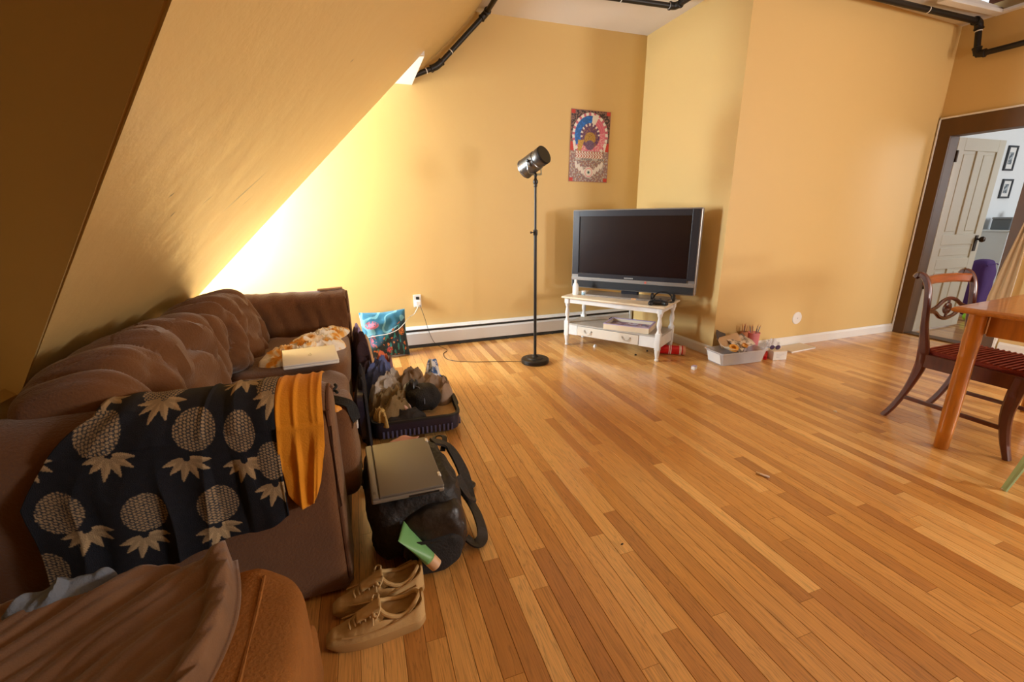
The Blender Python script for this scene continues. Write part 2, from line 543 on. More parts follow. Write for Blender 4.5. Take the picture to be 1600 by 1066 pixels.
# knee wall under the slope
quadwall('wall_knee', [(xa, 1.6, 0), (xa, Y1, 0), (xa, Y1, 0.64), (xa, 1.6, 0.64)], M_wall, (-0.08, 0, 0))
bm = bmesh.new(); boxmm(bm, xa + 0.002, xa + 0.03, 1.88, Y1, 0.60, 0.66, 0.004)
struct(bm_obj('glint_strip', bm, M_trimw))  # white strip added to stand in for glints of light behind the sofa
# splayed cheek of the near dormer
ce = -1.5
ck = Vector((-0.003, -0.003, 0))
quadwall('wall_cheek', [Vector(q) + ck for q in ((1.145, ln2(1.145), ZC + 0.03), (xa, ln2(xa), zs(xa)), (ce, ln2(ce), zs(xa)), (ce, ln2(ce), ZC + 0.03))], M_wall, (0.003, 0.003, 0.0))
quadwall('wall_dormer', [(ce, Y0, 0), (ce, ln2(ce) + 0.05, 0), (ce, ln2(ce) + 0.05, ZC + 0.05), (ce, Y0, ZC + 0.05)], M_wall, (-0.1, 0, 0))
# far dormer: window wall with opening, cheek, flat ceiling
AX = -1.45
def wall_with_hole_x(name, x, y0, y1, z0, z1, hy0, hy1, hz0, hz1, m, t):
    bm = bmesh.new()
    for a, b, c, d in ((y0, hy0, z0, z1), (hy1, y1, z0, z1), (hy0, hy1, z0, hz0), (hy0, hy1, hz1, z1)):
        if b - a > 1e-4 and d - c > 1e-4: boxmm(bm, min(x, x + t), max(x, x + t), a, b, c, d)
    return struct(bm_obj(name, bm, m))
def wall_with_hole_y(name, y, x0, x1, z0, z1, hx0, hx1, hz0, hz1, m, t):
    bm = bmesh.new()
    for a, b, c, d in ((x0, hx0, z0, z1), (hx1, x1, z0, z1), (hx0, hx1, z0, hz0), (hx0, hx1, hz1, z1)):
        if b - a > 1e-4 and d - c > 1e-4: boxmm(bm, a, b, min(y, y + t), max(y, y + t), c, d)
    return struct(bm_obj(name, bm, m))
wall_with_hole_x('wall_alcove', AX, Y1 - 0.05, YB, 0, 2.35, 3.53, 4.08, 0.78, 2.02, M_wall, -0.1)
quadwall('wall_alcove_cheek', [(xb, Y1, 2.27), (AX, Y1, 2.27), (AX, Y1, 0.0), (xa, Y1, 0.0), (xa, Y1, 0.64)], M_wall, (0, -0.035, 0))
bm = bmesh.new(); boxmm(bm, AX - 0.1, xb + 0.03, Y1 - 0.03, YB, 2.27, 2.33)
struct(bm_obj('ceiling_alcove', bm, M_white))
def window_unit(name, axis, pos, a0, a1, z0, z1, depth=0.06, rail=True):
    """sash window: frame, meeting rail, two panes; axis 'x' means the wall is at x=pos"""
    root = bpy.data.objects.new(name, None); COL.objects.link(root); struct(root)
    mid = (z0 + z1) / 2
    def bb(bm, u0, u1, w0, w1, d0, d1, bev=0.004):
        if axis == 'x': boxmm(bm, pos + d0, pos + d1, u0, u1, w0, w1, bev)
        else: boxmm(bm, u0, u1, pos + d0, pos + d1, w0, w1, bev)
    bm = bmesh.new(); t = 0.045
    for u0, u1, w0, w1 in ((a0, a0 + t, z0, z1), (a1 - t, a1, z0, z1), (a0 + t, a1 - t, z0, z0 + t), (a0 + t, a1 - t, z1 - t, z1), (a0 + t, a1 - t, mid - 0.02, mid + 0.02))[:5 if rail else 4]:
        bb(bm, u0, u1, w0, w1, -depth / 2, depth / 2)
    bm_obj('window_frame', bm, M_trimw, root)
    for w0, w1 in (((z0 + t, mid - 0.02), (mid + 0.02, z1 - t)) if rail else ((z0 + t, z1 - t),)):
        bm = bmesh.new(); bb(bm, a0 + t, a1 - t, w0, w1, -0.003, 0.003, 0); bm_obj('pane', bm, M_glass, root)
    return root
window_unit('window_1', 'x', AX - 0.03, 3.53, 4.08, 0.78, 2.02)
# wall behind the camera with the low window
wall_with_hole_y('wall_front', Y0, -1.6, XD + 0.2, 0, ZC + 0.05, 3.12, 3.78, 0.64, 1.16, M_wall, -0.12)
window_unit('window_2', 'y', Y0 - 0.02, 3.12, 3.78, 0.64, 1.16, rail=False)
# unseen wall added behind the camera, keeps gable light off the near left
bm = bmesh.new(); boxmm(bm, -1.5, 2.15, -0.72, -0.60, 0, ZC + 0.02)
struct(bm_obj('light_blocker', bm, M_wall))
# wall with the doorway, and an added window out of frame for the side fill
DY0, DY1, DZ = 2.185, 2.77, 1.862
bm = bmesh.new()
for a, b, c, d in ((Y0, -2.1, 0, ZC), (-2.1, -1.0, 0, 0.88), (-2.1, -1.0, 1.95, ZC), (-1.0, DY0 - 0.01, 0, ZC), (DY0 - 0.01, DY1 + 0.01, DZ + 0.01, ZC), (DY1 + 0.01, YR + 0.05, 0, ZC)):
    boxmm(bm, XD, XD + 0.12, a, b, c, d)
struct(bm_obj('wall_door', bm, M_wall))
window_unit('fill_window', 'x', XD + 0.06, -2.1, -1.0, 0.88, 1.95)
# ceiling: it sags a little towards the door wall, where a strip is torn out
def zc(x): return ZC - 0.105 * max(0, x - XR) / (XD - XR)
HX0, HY0, HY1 = 4.45, 1.2, 2.63
bm = bmesh.new()
def csheet(x0, x1, y0, y1):
    lo = [bm.verts.new((x, y, zc(x))) for x, y in ((x0, y0), (x1, y0), (x1, y1), (x0, y1))]
    hi = [bm.verts.new((x, y, zc(x) + 0.05)) for x, y in ((x0, y0), (x1, y0), (x1, y1), (x0, y1))]
    bm.faces.new(lo); bm.faces.new(list(reversed(hi)))
    for i in range(4): bm.faces.new((lo[i], hi[i], hi[(i + 1) % 4], lo[(i + 1) % 4]))
csheet(-1.6, XR, Y0, YB); csheet(XR, HX0, Y0, YR + 0.05)
csheet(HX0, XD + 0.1, HY1, YR + 0.05); csheet(HX0, XD + 0.1, Y0, HY0)
struct(bm_obj('ceiling', bm, M_ceil))
M_joist = mat('raw_joist', srgb(110, 60, 28), 0.8, vary=0.3, vscale=10, stretch=(5, 0.6, 5), bump=0.3)
hole = bpy.data.objects.new('ceiling_opening', None); COL.objects.link(hole); struct(hole)
ZH = zc(XD)
bm = bmesh.new(); boxmm(bm, HX0 - 0.1, XD + 0.1, HY0 - 0.1, HY1 + 0.1, ZH + 0.24, ZH + 0.26); bm_obj('roof_boards', bm, M_joist, hole)
for jx in (4.50, 4.80, 5.10):
    bm = bmesh.new(); boxmm(bm, jx, jx + 0.045, HY0 - 0.05, HY1 + 0.05, ZH + 0.08, ZH + 0.24, 0.003); bm_obj('joist', bm, M_joist, hole)
for q in ((HX0 - 0.02, XD - 0.002, HY1 - 0.035, HY1 + 0.03), (XD - 0.055, XD - 0.002, HY0, HY1 - 0.035), (HX0 - 0.02, HX0 + 0.04, HY0, HY1 - 0.035)):
    bm = bmesh.new(); boxmm(bm, q[0], q[1], q[2], q[3], ZH - 0.006, ZH + 0.02, 0.003); bm_obj('frame_strip', bm, M_trimw, hole)

# baseboards
def baseboard(name, p, q, h=0.085, t=0.015, n=(0, -1)):
    p, q = Vector(p), Vector(q); d = (q - p); L = d.length; a = atan2(d.y, d.x)
    prof = [(0, 0), (t, 0), (t, h - 0.018), (t * 0.5, h - 0.006), (0.002, h)]
    bm = bmesh.new()
    nn = Vector((n[0], n[1], 0))
    A = [bm.verts.new(p + nn * o_ + Vector((0, 0, z_))) for o_, z_ in prof]
    B = [bm.verts.new(q + nn * o_ + Vector((0, 0, z_))) for o_, z_ in prof]
    for i in range(len(prof)):
        j = (i + 1) % len(prof); bm.faces.new((A[i], A[j], B[j], B[i]))
    bm.faces.new(list(reversed(A))); bm.faces.new(B)
    return struct(bm_obj(name, bm, M_trimw))
baseboard('baseboard_right', (XR, YR, 0), (XD - 0.005, YR, 0))
baseboard('baseboard_return', (XR, 4.06, 0), (XR, YR, 0), n=(-1, 0))
baseboard('baseboard_door', (XD, DY0 - 0.13, 0), (XD, Y0, 0), n=(-1, 0), h=0.1)
baseboard('baseboard_dormer', (ce, Y0, 0), (ce, 2.0, 0), n=(1, 0))
baseboard('baseboard_front', (-1.5, Y0, 0), (XD, Y0, 0), n=(0, 1))

# door casing: wide brown boards with a thin white bead outside
d1 = bpy.data.objects.new('door_1', None); COL.objects.link(d1); struct(d1)
def cz(name, y0, y1, z0, z1, m, th=0.02, x0=None, x1=None):
    bm = bmesh.new()
    boxmm(bm, XD - th if x0 is None else x0, XD if x1 is None else x1, y0, y1, z0, z1, 0.003); return bm_obj(name, bm, m, d1)
YL = 2.872
cz('casing_board', DY1 - 0.005, YL - 0.012, 0, DZ + 0.145, M_casing)
cz('casing_board', DY0 - 0.10, DY0 + 0.005, 0, DZ + 0.145, M_casing)
cz('casing_board', DY0 - 0.10, YL - 0.012, DZ - 0.005, DZ + 0.145, M_casing, 0.022)
cz('bead', YL - 0.012, YL, 0, DZ + 0.16, M_trimw, 0.03)
cz('bead', DY0 - 0.116, DY0 - 0.10, 0, DZ + 0.16, M_trimw, 0.03)
cz('bead', DY0 - 0.116, YL, DZ + 0.145, DZ + 0.16, M_trimw, 0.03)
cz('jamb', DY1 - 0.005, DY1 + 0.01, 0, DZ, M_casing, x0=XD, x1=XD + 0.125)
cz('jamb', DY0 - 0.01, DY0 + 0.005, 0, DZ, M_casing, x0=XD, x1=XD + 0.125)
cz('head_jamb', DY0, DY1, DZ - 0.005, DZ + 0.01, M_casing, x0=XD, x1=XD + 0.125)
bm = bmesh.new(); boxmm(bm, XD - 0.005, XD + 0.125, DY0, DY1, 0.0, 0.012, 0.004); bm_obj('threshold', bm, M_casing, d1)

# the room beyond the doorway
FX, FY = 10.2, 3.6
quadwall('wall_beyond', [(XD + 0.12, FY, 0), (FX, FY, 0), (FX, FY, 2.6), (XD + 0.12, FY, 2.6)], M_pale, (0, 0.1, 0))
quadwall('wall_far', [(FX, -0.6, 0), (FX, FY, 0), (FX, FY, 2.6), (FX, -0.6, 2.6)], M_pale, (0.1, 0, 0))
quadwall('wall_near', [(XD + 0.12, -0.6, 0), (FX, -0.6, 0), (FX, -0.6, 2.6), (XD + 0.12, -0.6, 2.6)], M_pale, (0, -0.1, 0))
bm = bmesh.new(); boxmm(bm, XD + 0.12, FX, -0.6, FY, 2.55, 2.61); struct(bm_obj('ceiling_beyond', bm, M_pale))
M_cream = mat('cream_door', srgb(214, 208, 190), 0.45, bump=0.05, bscale=20)
M_brass = mat('dark_brass', srgb(60, 46, 34), 0.4, 0.8)
def panel_door(root, x0, x1, y, z0, z1, t=0.035):
    """five panel door in the plane y, recessed panels with a moulding"""
    bm = bmesh.new(); st = 0.105
    W = x1 - x0; mid = (x0 + x1) / 2
    rails = [(z0, z0 + 0.2), (z0 + 0.62, z0 + 0.72), (z0 + 0.86, z0 + 0.96), (z1 - 0.11, z1)]
    for a, b in ((x0, x0 + st), (x1 - st, x1)): boxmm(bm, a, b, y - t / 2, y + t / 2, z0, z1, 0.003)
    for a, b in rails: boxmm(bm, x0 + st, x1 - st, y - t / 2, y + t / 2, a, b, 0.003)
    for a, b in ((rails[0][1], rails[1][0]), (rails[2][1], rails[3][0])): boxmm(bm, mid - 0.05, mid + 0.05, y - t / 2, y + t / 2, a, b, 0.003)
    bm_obj('door_leaf', bm, M_cream, root)
    cells = [(x0 + st, mid - 0.05, rails[0][1], rails[1][0]), (mid + 0.05, x1 - st, rails[0][1], rails[1][0]), (x0 + st, x1 - st, rails[1][1], rails[2][0]),
             (x0 + st, mid - 0.05, rails[2][1], rails[3][0]), (mid + 0.05, x1 - st, rails[2][1], rails[3][0])]
    for a, b, c, d in cells:
        bm = bmesh.new(); boxmm(bm, a, b, y - 0.006, y + 0.006, c, d)
        boxmm(bm, a + 0.03, b - 0.03, y - 0.011, y + 0.011, c + 0.03, d - 0.03, 0.005)
        bm_obj('door_panel', bm, M_cream, root)
d2 = bpy.data.objects.new('door_2', None); COL.objects.link(d2); struct(d2)
panel_door(d2, 5.345, 6.08, 2.79, 0.015, 1.855)
bm = bmesh.new(); boxmm(bm, 5.985, 6.03, 2.765, 2.773, 0.80, 0.96, 0.003)
lathe(bm, [(0.006, 0), (0.012, 0.02), (0.027, 0.03), (0.03, 0.045), (0.022, 0.06), (0.004, 0.064)], 16, frame_mtx((6.01, 2.766, 0.92), (6.01, 2.6, 0.92)))
bm_obj('door_knob', bm, M_brass, d2)
for hz in (0.45, 1.64):
    bm = bmesh.new(); lathe(bm, [(0.009, 0), (0.009, 0.10)], 10, Matrix.Translation((5.335, 2.762, hz))); boxmm(bm, 5.335, 5.37, 2.766, 2.772, hz, hz + 0.1, 0.001)
    bm_obj('hinge', bm, M_brass, d2)

# ------------------------------------------------------------ sofa
sofa = thing('sofa', 'brown microfibre sofa with tufted back cushions under the sloping wall', 'sofa', (-0.58, 2.3, 0))
SO = Vector((-0.58, 2.3, 0))
def sl_(x, y, z): return Vector((x, y, z)) - SO
SX = -0.115                                  # front plane
AN0, AN1, AF0, AF1 = 1.29, 1.52, 3.08, 3.32  # arms in y
bm = bmesh.new()
boxmm(bm, -1.03 - SO.x, SX - 0.015 - SO.x, 1.5 - SO.y, 3.1 - SO.y, 0.03, 0.30, 0.02, 3)
bm_obj('base', bm, M_sofa, sofa, True)
bm = bmesh.new()
tube(bm, [sl_(SX - 0.012, 1.56, 0.295), sl_(SX - 0.012, 2.3, 0.297), sl_(SX - 0.012, 3.06, 0.295)], 0.006, 8, 3)
bm_obj('piping', bm, M_sofa_d, sofa, True)
bm = bmesh.new()
boxmm(bm, -1.10 - SO.x, -0.93 - SO.x, 1.5 - SO.y, 3.1 - SO.y, 0.03, 0.60, 0.04, 3)
bm_obj('back_frame', bm, M_sofa, sofa, True)

def arm_shape(name, y0, y1, x0, x1, ztop, seed, wr=0.010):
    """upholstered arm: rounded crown, slack cloth creases"""
    yc, hw = (y0 + y1) / 2, (y1 - y0) / 2
    prof = [(-hw, 0.02), (-hw, 0.25), (-hw, 0.45), (-hw, ztop - 0.09)]
    for k in range(1, 9):
        a = pi * k / 9
        prof.append((-hw * cos(a), ztop - 0.09 + 0.09 * sin(a)))
    prof += [(hw, ztop - 0.09), (hw, 0.45), (hw, 0.25), (hw, 0.02)]
    pts = []
    for (a, b), (c, d) in zip(prof, prof[1:]):
        n = max(1, int(sqrt((a - c) ** 2 + (b - d) ** 2) / 0.03))
        pts += [(a + (c - a) * t / n, b + (d - b) * t / n) for t in range(n)]
    pts.append(prof[-1])
    bm = bmesh.new(); rings = []
    NX = 60
    for i in range(NX + 1):
        u = i / NX
        x = x0 + (x1 - x0) * u
        e = min(u, 1 - u) * (x1 - x0)
        inset = 0.03 * max(0, 1 - e / 0.03) ** 2
        ring = []
        for a, b in pts:
            cr = wr * (ridge(x * 14 + b * 5 + seed, b * 2.2, seed) - 0.5) * max(0, min(1, (b - 0.2) * 3))
            y = a * (1 - inset / hw) + math.copysign(cr, a) * (1 if abs(a) > 0.6 * hw else 0.2)
            z = b - inset * (1 if b > ztop - 0.1 else 0) + cr * 0.15 * (1 if b > ztop - 0.12 else 0)
            ring.append(bm.verts.new(sl_(x, yc + y, max(0.02, z))))
        rings.append(ring)
    for A, B in zip(rings, rings[1:]):
        for k in range(len(pts) - 1):
            bm.faces.new((A[k], A[k + 1], B[k + 1], B[k]))
        bm.faces.new((A[-1], A[0], B[0], B[-1]))
    bm.faces.new(rings[0]); bm.faces.new(list(reversed(rings[-1])))
    return bm_obj(name, bm, M_sofa, sofa, True)
na = arm_shape('arm', AN0, AN1, -1.08, -0.125, 0.705, 3.1, 0.006)
fa = arm_shape('arm', AF0, AF1, -1.08, -0.095, 0.735, 7.7, 0.036)
for y0, y1, zt, xo, who in ((AN0, AN1, 0.705, -0.122, na), (AF0, AF1, 0.735, -0.092, fa)):
    hw = (y1 - y0) / 2 - 0.012; yc = (y0 + y1) / 2
    pp = [(yc - hw, 0.05), (yc - hw, zt - 0.10)] + [(yc - hw * cos(pi * k / 8), zt - 0.10 + 0.085 * sin(pi * k / 8)) for k in range(1, 8)] + [(yc + hw, zt - 0.10), (yc + hw, 0.05)]
    bm = bmesh.new(); tube(bm, [sl_(xo - 0.011, a, b) for a, b in pp], 0.006, 6, 2)
    bm_obj('arm_piping', bm, M_sofa_d, who, True)

def seat_cushion(y0, y1, seed, zc=0.385):
    hx, hy, hz = 0.29, (y1 - y0) / 2 + 0.004, 0.088
    def dsp(d, q):
        top = max(0, d.z)
        return 0.006 * nz(q.x * 7 + seed, q.y * 7, q.z * 7) + 0.012 * top * (ridge(q.x * 5 + seed, q.y * 2.5, seed) - 0.5) - 0.004 * max(0, 0.2 - abs(d.z))
    return superbox('seat_cushion', sl_(-0.395, (y0 + y1) / 2, zc), (hx, hy, hz), 6.0, 72, 36, dsp, M_sofa, sofa)
seat_cushion(1.54, 2.31, 2.0)
seat_cushion(2.31, 3.07, 9.0, 0.392)

TUFTS = [(-0.22, 0.10), (0.05, 0.12), (0.26, 0.06), (-0.10, -0.06), (0.16, -0.08)]
def back_cushion(y0, y1, seed, x=-0.775, z=0.615, hz=0.205):
    hx, hy = 0.185, (y1 - y0) / 2 + 0.015
    def dsp(d, q):
        fr = max(0, d.x + 0.25)
        v = 0.0
        for ty, tz in TUFTS:
            dd = ((q.y - ty * hy / 0.4) / 0.085) ** 2 + ((q.z - tz) / 0.06) ** 2
            v -= 0.035 * math.exp(-dd)
            # pulls radiating along the diagonal through each tuft
            du = (q.y - ty * hy / 0.4) * 0.62 + (q.z - tz) * 0.78
            dv = -(q.y - ty * hy / 0.4) * 0.78 + (q.z - tz) * 0.62
            v -= 0.012 * math.exp(-(dv / 0.03) ** 2 - (du / 0.17) ** 2)
        ph = q.y / 0.150 + 0.55 * q.z / 0.4 + 0.75 * nz(q.y * 3.5, q.z * 5, seed)
        v += 0.050 * (abs(sin(pi * ph)) ** 0.75 - 0.6) * (0.35 + 1.1 * abs(nz(q.y * 3 + 9, q.z * 3, seed) + 0.45))
        ph2 = q.y / 0.062 + 1.1 * q.z / 0.4 + 1.1 * nz(q.y * 5, q.z * 7, seed + 4)
        v += 0.009 * (abs(sin(pi * ph2)) ** 0.8 - 0.6)
        return v * min(1, max(0, d.x + 0.7) * 1.3) + 0.008 * nz(q.y * 9, q.z * 9, q.x * 9 + seed)
    return superbox('back_cushion', sl_(x, (y0 + y1) / 2, z), (hx, hy, hz), 3.4, 150, 80, dsp, M_sofa, sofa, (0, radians(-14), 0))
back_cushion(1.40, 2.30, 4.0)
back_cushion(2.26, 3.02, 15.0, x=-0.76, z=0.61)
# boxed front pad beside the near arm
superbox('front_pad', sl_(-0.155, 1.60, 0.40), (0.085, 0.115, 0.185), 5.0, 48, 40, lambda d, q: 0.008 * nz(q.x * 9, q.y * 9, q.z * 9) + 0.006 * (ridge(q.z * 7, q.y * 5, 3.0) - 0.5), M_sofa, sofa)

# ottoman in the foreground
ot = thing('ottoman', 'tan microfibre ottoman with piped edge in front of the sofa arm', 'ottoman', (-0.70, 0.52, 0))
def dspo(d, q):
    return 0.010 * (ridge(q.x * 5, q.y * 4, 5.0) - 0.5) * max(0, d.z + 0.2) + 0.006 * nz(q.x * 6, q.y * 6, q.z * 6)
superbox('cushion', (0, 0, 0.315), (0.52, 0.50, 0.115), 7.0, 90, 40, dspo, M_ott, ot)
bm = bmesh.new(); boxmm(bm, -0.50, 0.505, -0.48, 0.485, 0.03, 0.215, 0.025, 3); bm_obj('base', bm, M_ott, ot, True)
bm = bmesh.new()
tube(bm, [(0.425, 0.43, 0.421), (0.43, 0.3, 0.4275), (0.43, 0.0, 0.429), (0.43, -0.42, 0.424)], 0.004, 6, 4)
bm_obj('seam', bm, M_ott, ot, True)
for lx, ly in ((-0.42, -0.4), (0.42, -0.4), (-0.42, 0.4), (0.42, 0.4)):
    bm = bmesh.new(); lathe(bm, [(0.018, 0), (0.024, 0.035)], 12, Matrix.Translation((lx, ly, 0))); bm_obj('foot', bm, M_black, ot)

# ------------------------------------------------------------ pineapple towel over the near arm
NU, NV = 270, 290
XLt, XRt = -0.69, -0.268
yc, hw, zt = (AN0 + AN1) / 2, (AN1 - AN0) / 2 + 0.012, 0.722
def towel_pt(u, v):
    """u across the arm length, v from behind over the crown and down the outside"""
    Lf = 0.43 * (1 - u) + 0.262 * u + 0.018 * sin(u * 9)      # drop of the front edge
    if u < 0.12: Lf += 0.02
    s = -0.30 + v * (0.30 + Lf)                               # 0 at the front edge of the crown
    fold = 0.026 * (ridge(u * 5.2 + 0.3 * nz(u * 3, s * 3, 1), 0.6 * s, 2.0) - 0.4) + 0.010 * nz(u * 9, s * 4, 4.0)
    xx = XLt + (XRt - XLt) * u
    if s <= 0:
        a = min(1.0, (-s) / 0.29)                             # round the crown
        ang = a * pi
        y = yc - hw * cos(ang); z = zt - 0.09 + 0.092 * sin(ang)
        if -s > 0.29: z -= (-s - 0.29)
        n = Vector((0, -cos(ang), sin(ang)))
        p = Vector((xx, y, z)) + n * (0.004 + max(0, fold) * 0.5)
        dl = max(0, -s) * 0.5
    else:
        y = yc - hw; z = zt - 0.09 - s
        k = min(1, s / 0.15)
        p = Vector((xx, y - 0.006 - k * max(-0.004, fold) - 0.02 * s, z))
        dl = 0
    # the left edge swings outwards as it falls, the right one a little
    wl = max(0, 1 - u * 1.6)
    t = max(0.0, s + 0.09)
    p.x -= wl * (0.150 * min(1, t / 0.20) ** 0.8 + 0.008 * sin(t * 14))
    p.y -= wl * 0.05 * max(0, s) ** 1.2
    return p, xx, s
pine_px = [(-0.671, 0.683, -0.652, 0.589), (-0.462, 0.660, -0.490, 0.547), (-0.358, 0.637, -0.357, 0.517),
           (-0.773, 0.495, -0.730, 0.398), (-0.603, 0.454, -0.618, 0.348), (-0.441, 0.434, -0.45, 0.33),
           (-0.289, 0.542, -0.290, 0.431), (-0.560, 0.800, -0.545, 0.715), (-0.365, 0.86, -0.36, 0.762),
           (-0.700, 0.845, -0.69, 0.755), (-0.270, 0.76, -0.268, 0.690), (-0.800, 0.706, -0.815, 0.609), (-0.835, 0.338, -0.83, 0.24)]
vs, cols = [], []
navy, tan_, tan2 = np.array([0.006, 0.007, 0.013]), np.array([0.40, 0.275, 0.15]), np.array([0.42, 0.29, 0.155])
for j in range(NV):
    for i in range(NU):
        p, xx, s = towel_pt(i / (NU - 1), j / (NV - 1))
        vs.append(p)
        X, Z = p.x if s > 0 else p.x, (zt - 0.09 - s)
        c = navy * (1 + 0.3 * nz(X * 60, Z * 60))
        for k, (bx, bz, lx, lz) in enumerate(pine_px):
            ex, ez = (X - bx) / (0.050 if k not in (2, 6) else 0.038), (Z - bz) / 0.058
            r2 = ex * ex + ez * ez
            if r2 < 1:
                # woven diamond skin
                a = ((X + 0.55 * Z) / 0.0098 + 100) % 1; b = ((Z - 0.25 * X) / 0.0086 + 100) % 1
                rowi = int((Z - 0.25 * X) / 0.0086 + 100) % 2
                a2 = (a + 0.5 * rowi) % 1
                inside = (abs(a2 - 0.5) < 0.33 and abs(b - 0.5) < 0.36)
                if inside and r2 < 0.97: c = tan_
                elif r2 < 0.97: c = navy + 0.035
            # crown of leaves below (printed upside down)
            qx, qz = X - lx, Z - (lz + 0.038)
            rr = sqrt(qx * qx + qz * qz)
            if rr < 0.075 and qz < 0.012:
                th = atan2(qx, -qz)
                for l0, ln in ((-1.35, 0.056), (-0.85, 0.058), (-0.28, 0.070), (0.30, 0.064), (0.88, 0.062), (1.38, 0.056)):
                    dth = (th - l0)
                    along = rr * cos(dth); acr = rr * sin(dth)
                    if 0.008 < along < ln:
                        wd = 0.0086 * sin(pi * min(1, (along / ln) ** 0.8)) + 0.0012
                        if abs(acr) < wd: c = tan2 * (0.85 + 0.3 * (acr > 0))
        cols.append((*c, 1))
fs = [(j * NU + i, j * NU + i + 1, (j + 1) * NU + i + 1, (j + 1) * NU + i) for j in range(NV - 1) for i in range(NU - 1)]
M_towel = attr_mat('towel_terry', 0.95, 0.5, 500, 0.0)
tw = mesh_obj('towel', vs, fs, M_towel, smooth=True)
set_cols(tw, cols)
md = tw.modifiers.new('thick', 'SOLIDIFY'); md.thickness = 0.005; md.offset = 1
tag(tw, 'dark navy towel with tan pineapples hung over the near sofa arm', 'towel')

# mustard shirt beside it
M_must = mat('mustard_jersey', srgb(226, 144, 14), 0.85, bump=0.2, bscale=200, sheen=0.1)
def mustard(u, v):
    s = -0.20 + v * 0.47
    wd = 0.062 if s < 0 else 0.062 - 0.09 * max(0, s - 0.10) * (1 if s > 0.1 else 0)
    xm = -0.205 - 0.10 * max(0, s) * 0.55
    xx = xm + (u * 2 - 1) * wd
    fold = 0.014 * (ridge(u * 2.6 + 0.4 * s, s * 1.2 + 5, 8.0) - 0.45) + 0.004 * nz(u * 6, s * 10)
    if s <= 0:
        a = min(1, -s / 0.29) * pi
        n = Vector((0, -cos(a), sin(a)))
        return Vector((xx, yc - hw * cos(a), zt - 0.09 + 0.094 * sin(a))) + n * (0.006 + max(0, fold) * 0.6)
    end = 1 - 0.25 * ((u - 0.45) * 2) ** 2
    return Vector((xx, yc - hw - 0.008 - max(-0.004, fold) * min(1, s / 0.1) - 0.006 * sin(pi * v), zt - 0.09 - s * end))
o = grid_obj('shirt', 50, 80, mustard, M_must, thick=0.004, off=1)
tag(o, 'mustard yellow shirt hanging over the sofa arm beside the navy towel', 'shirt')

# brown fleece blanket over the ottoman and a grey-blue garment
M_blanket = mat('taupe_fleece', srgb(128, 92, 62), 0.95, bump=0.15, bscale=300, sheen=0.3, vary=0.06, vscale=20)
def blanket(u, v):
    # u: from the left to the right edge, v: from the far end to the near end
    y = 1.03 - 0.62 * v
    xr = -0.345 + 0.045 * sin(pi * min(1, v * 1.4)) - 0.06 * max(0, v - 0.55)
    x = -1.16 + u * (xr + 1.16)
    d = (x + 0.9) - 0.85 * (y - 0.8)                # across the folds
    f = abs(sin(pi * (d / 0.125 + 0.55 * nz(x * 4, y * 4, 2)))) ** 0.7
    f2 = abs(sin(pi * (d / 0.048 + 0.9 * nz(x * 5, y * 5, 7))))
    h = 0.442 + 0.034 * f * (0.6 + 0.7 * nz(x * 3 + 4, y * 3, 1.0)) + 0.006 * f2 + 0.010 * nz(x * 6, y * 6, 3.0)
    h += 0.028 * max(0, 1 - ((xr - x) / 0.035 - 0.8) ** 2)      # rolled hem at the right
    if u > 0.985: h = 0.436
    if y > 0.975: h -= 0.5 * (y - 0.975) * 0.6
    return Vector((x, y, h))
o = grid_obj('blanket', 150, 110, blanket, M_blanket, thick=0.006, off=1)
tag(o, 'rumpled taupe fleece blanket lying across the tan ottoman', 'blanket')
M_greyb = mat('grey_blue_cotton', srgb(112, 118, 128), 0.9, bump=0.3, bscale=150)
o = lump('garment', (-0.655, 1.005, 0.436), 0.075, 0.035, 0.05, 0.35, M_greyb, 5.0, folds=0.6)
tag(o, 'small grey-blue garment lying on the ottoman below the pineapple towel', 'clothing')

# strap and snack wrapper on the front pad
M_strap = mat('black_webbing', (0.012, 0.012, 0.011), 0.8, bump=0.4, bscale=200)
b = thing('belt', 'black webbing belt with coiled end on the sofa corner by the near arm', 'belt', (-0.12, 1.56, 0.57))
bm = bmesh.new()
sweep(bm, smooth_path([(-0.035, 0.02, 0.02), (-0.015, -0.02, 0.024), (0.01, -0.04, 0.022), (0.04, -0.05, 0.008), (0.052, -0.055, -0.03), (0.056, -0.05, -0.055)]), strap_prof(0.035, 0.004), Vector((0, -0.4, 1)))
bm_obj('webbing', bm, M_strap, b, True)
bm = bmesh.new()
tube(bm, [(0.02 * cos(t) - 0.02, 0.018 * sin(t) + 0.01, 0.034 + 0.004 * t) for t in np.linspace(0, 7, 18)], 0.005, 8, 2)
bm_obj('coil', bm, M_strap, b, True)
bm = bmesh.new(); box(bm, (0.057, -0.052, -0.068), (0.006, 0.03, 0.024), 0.002); bm_obj('tip', bm, M_trimw, b)
o = lump('wrapper', (-0.128, 1.478, 0.575), 0.028, 0.014, 0.018, 0.2, mat('orange_foil', srgb(222, 148, 44), 0.45), 2.0, folds=0.6, n=28, rings=9)
tag(o, 'small crumpled orange wrapper below the black belt on the sofa', 'wrapper')
bm = bmesh.new(); box(bm, (0, 0, 0.006), (0.16, 0.035, 0.012), 0.003, rot=Matrix.Rotation(0.0, 3, 'Z'))
o = bm_obj('wooden_stick', bm, mat('pale_wood', srgb(190, 152, 108), 0.6, vary=0.2, vscale=8), loc=(-0.205, 3.2, 0.737), rot=(0, -0.02, 0.12))
tag(o, 'flat pale wooden stick lying on top of the far sofa arm', 'stick')

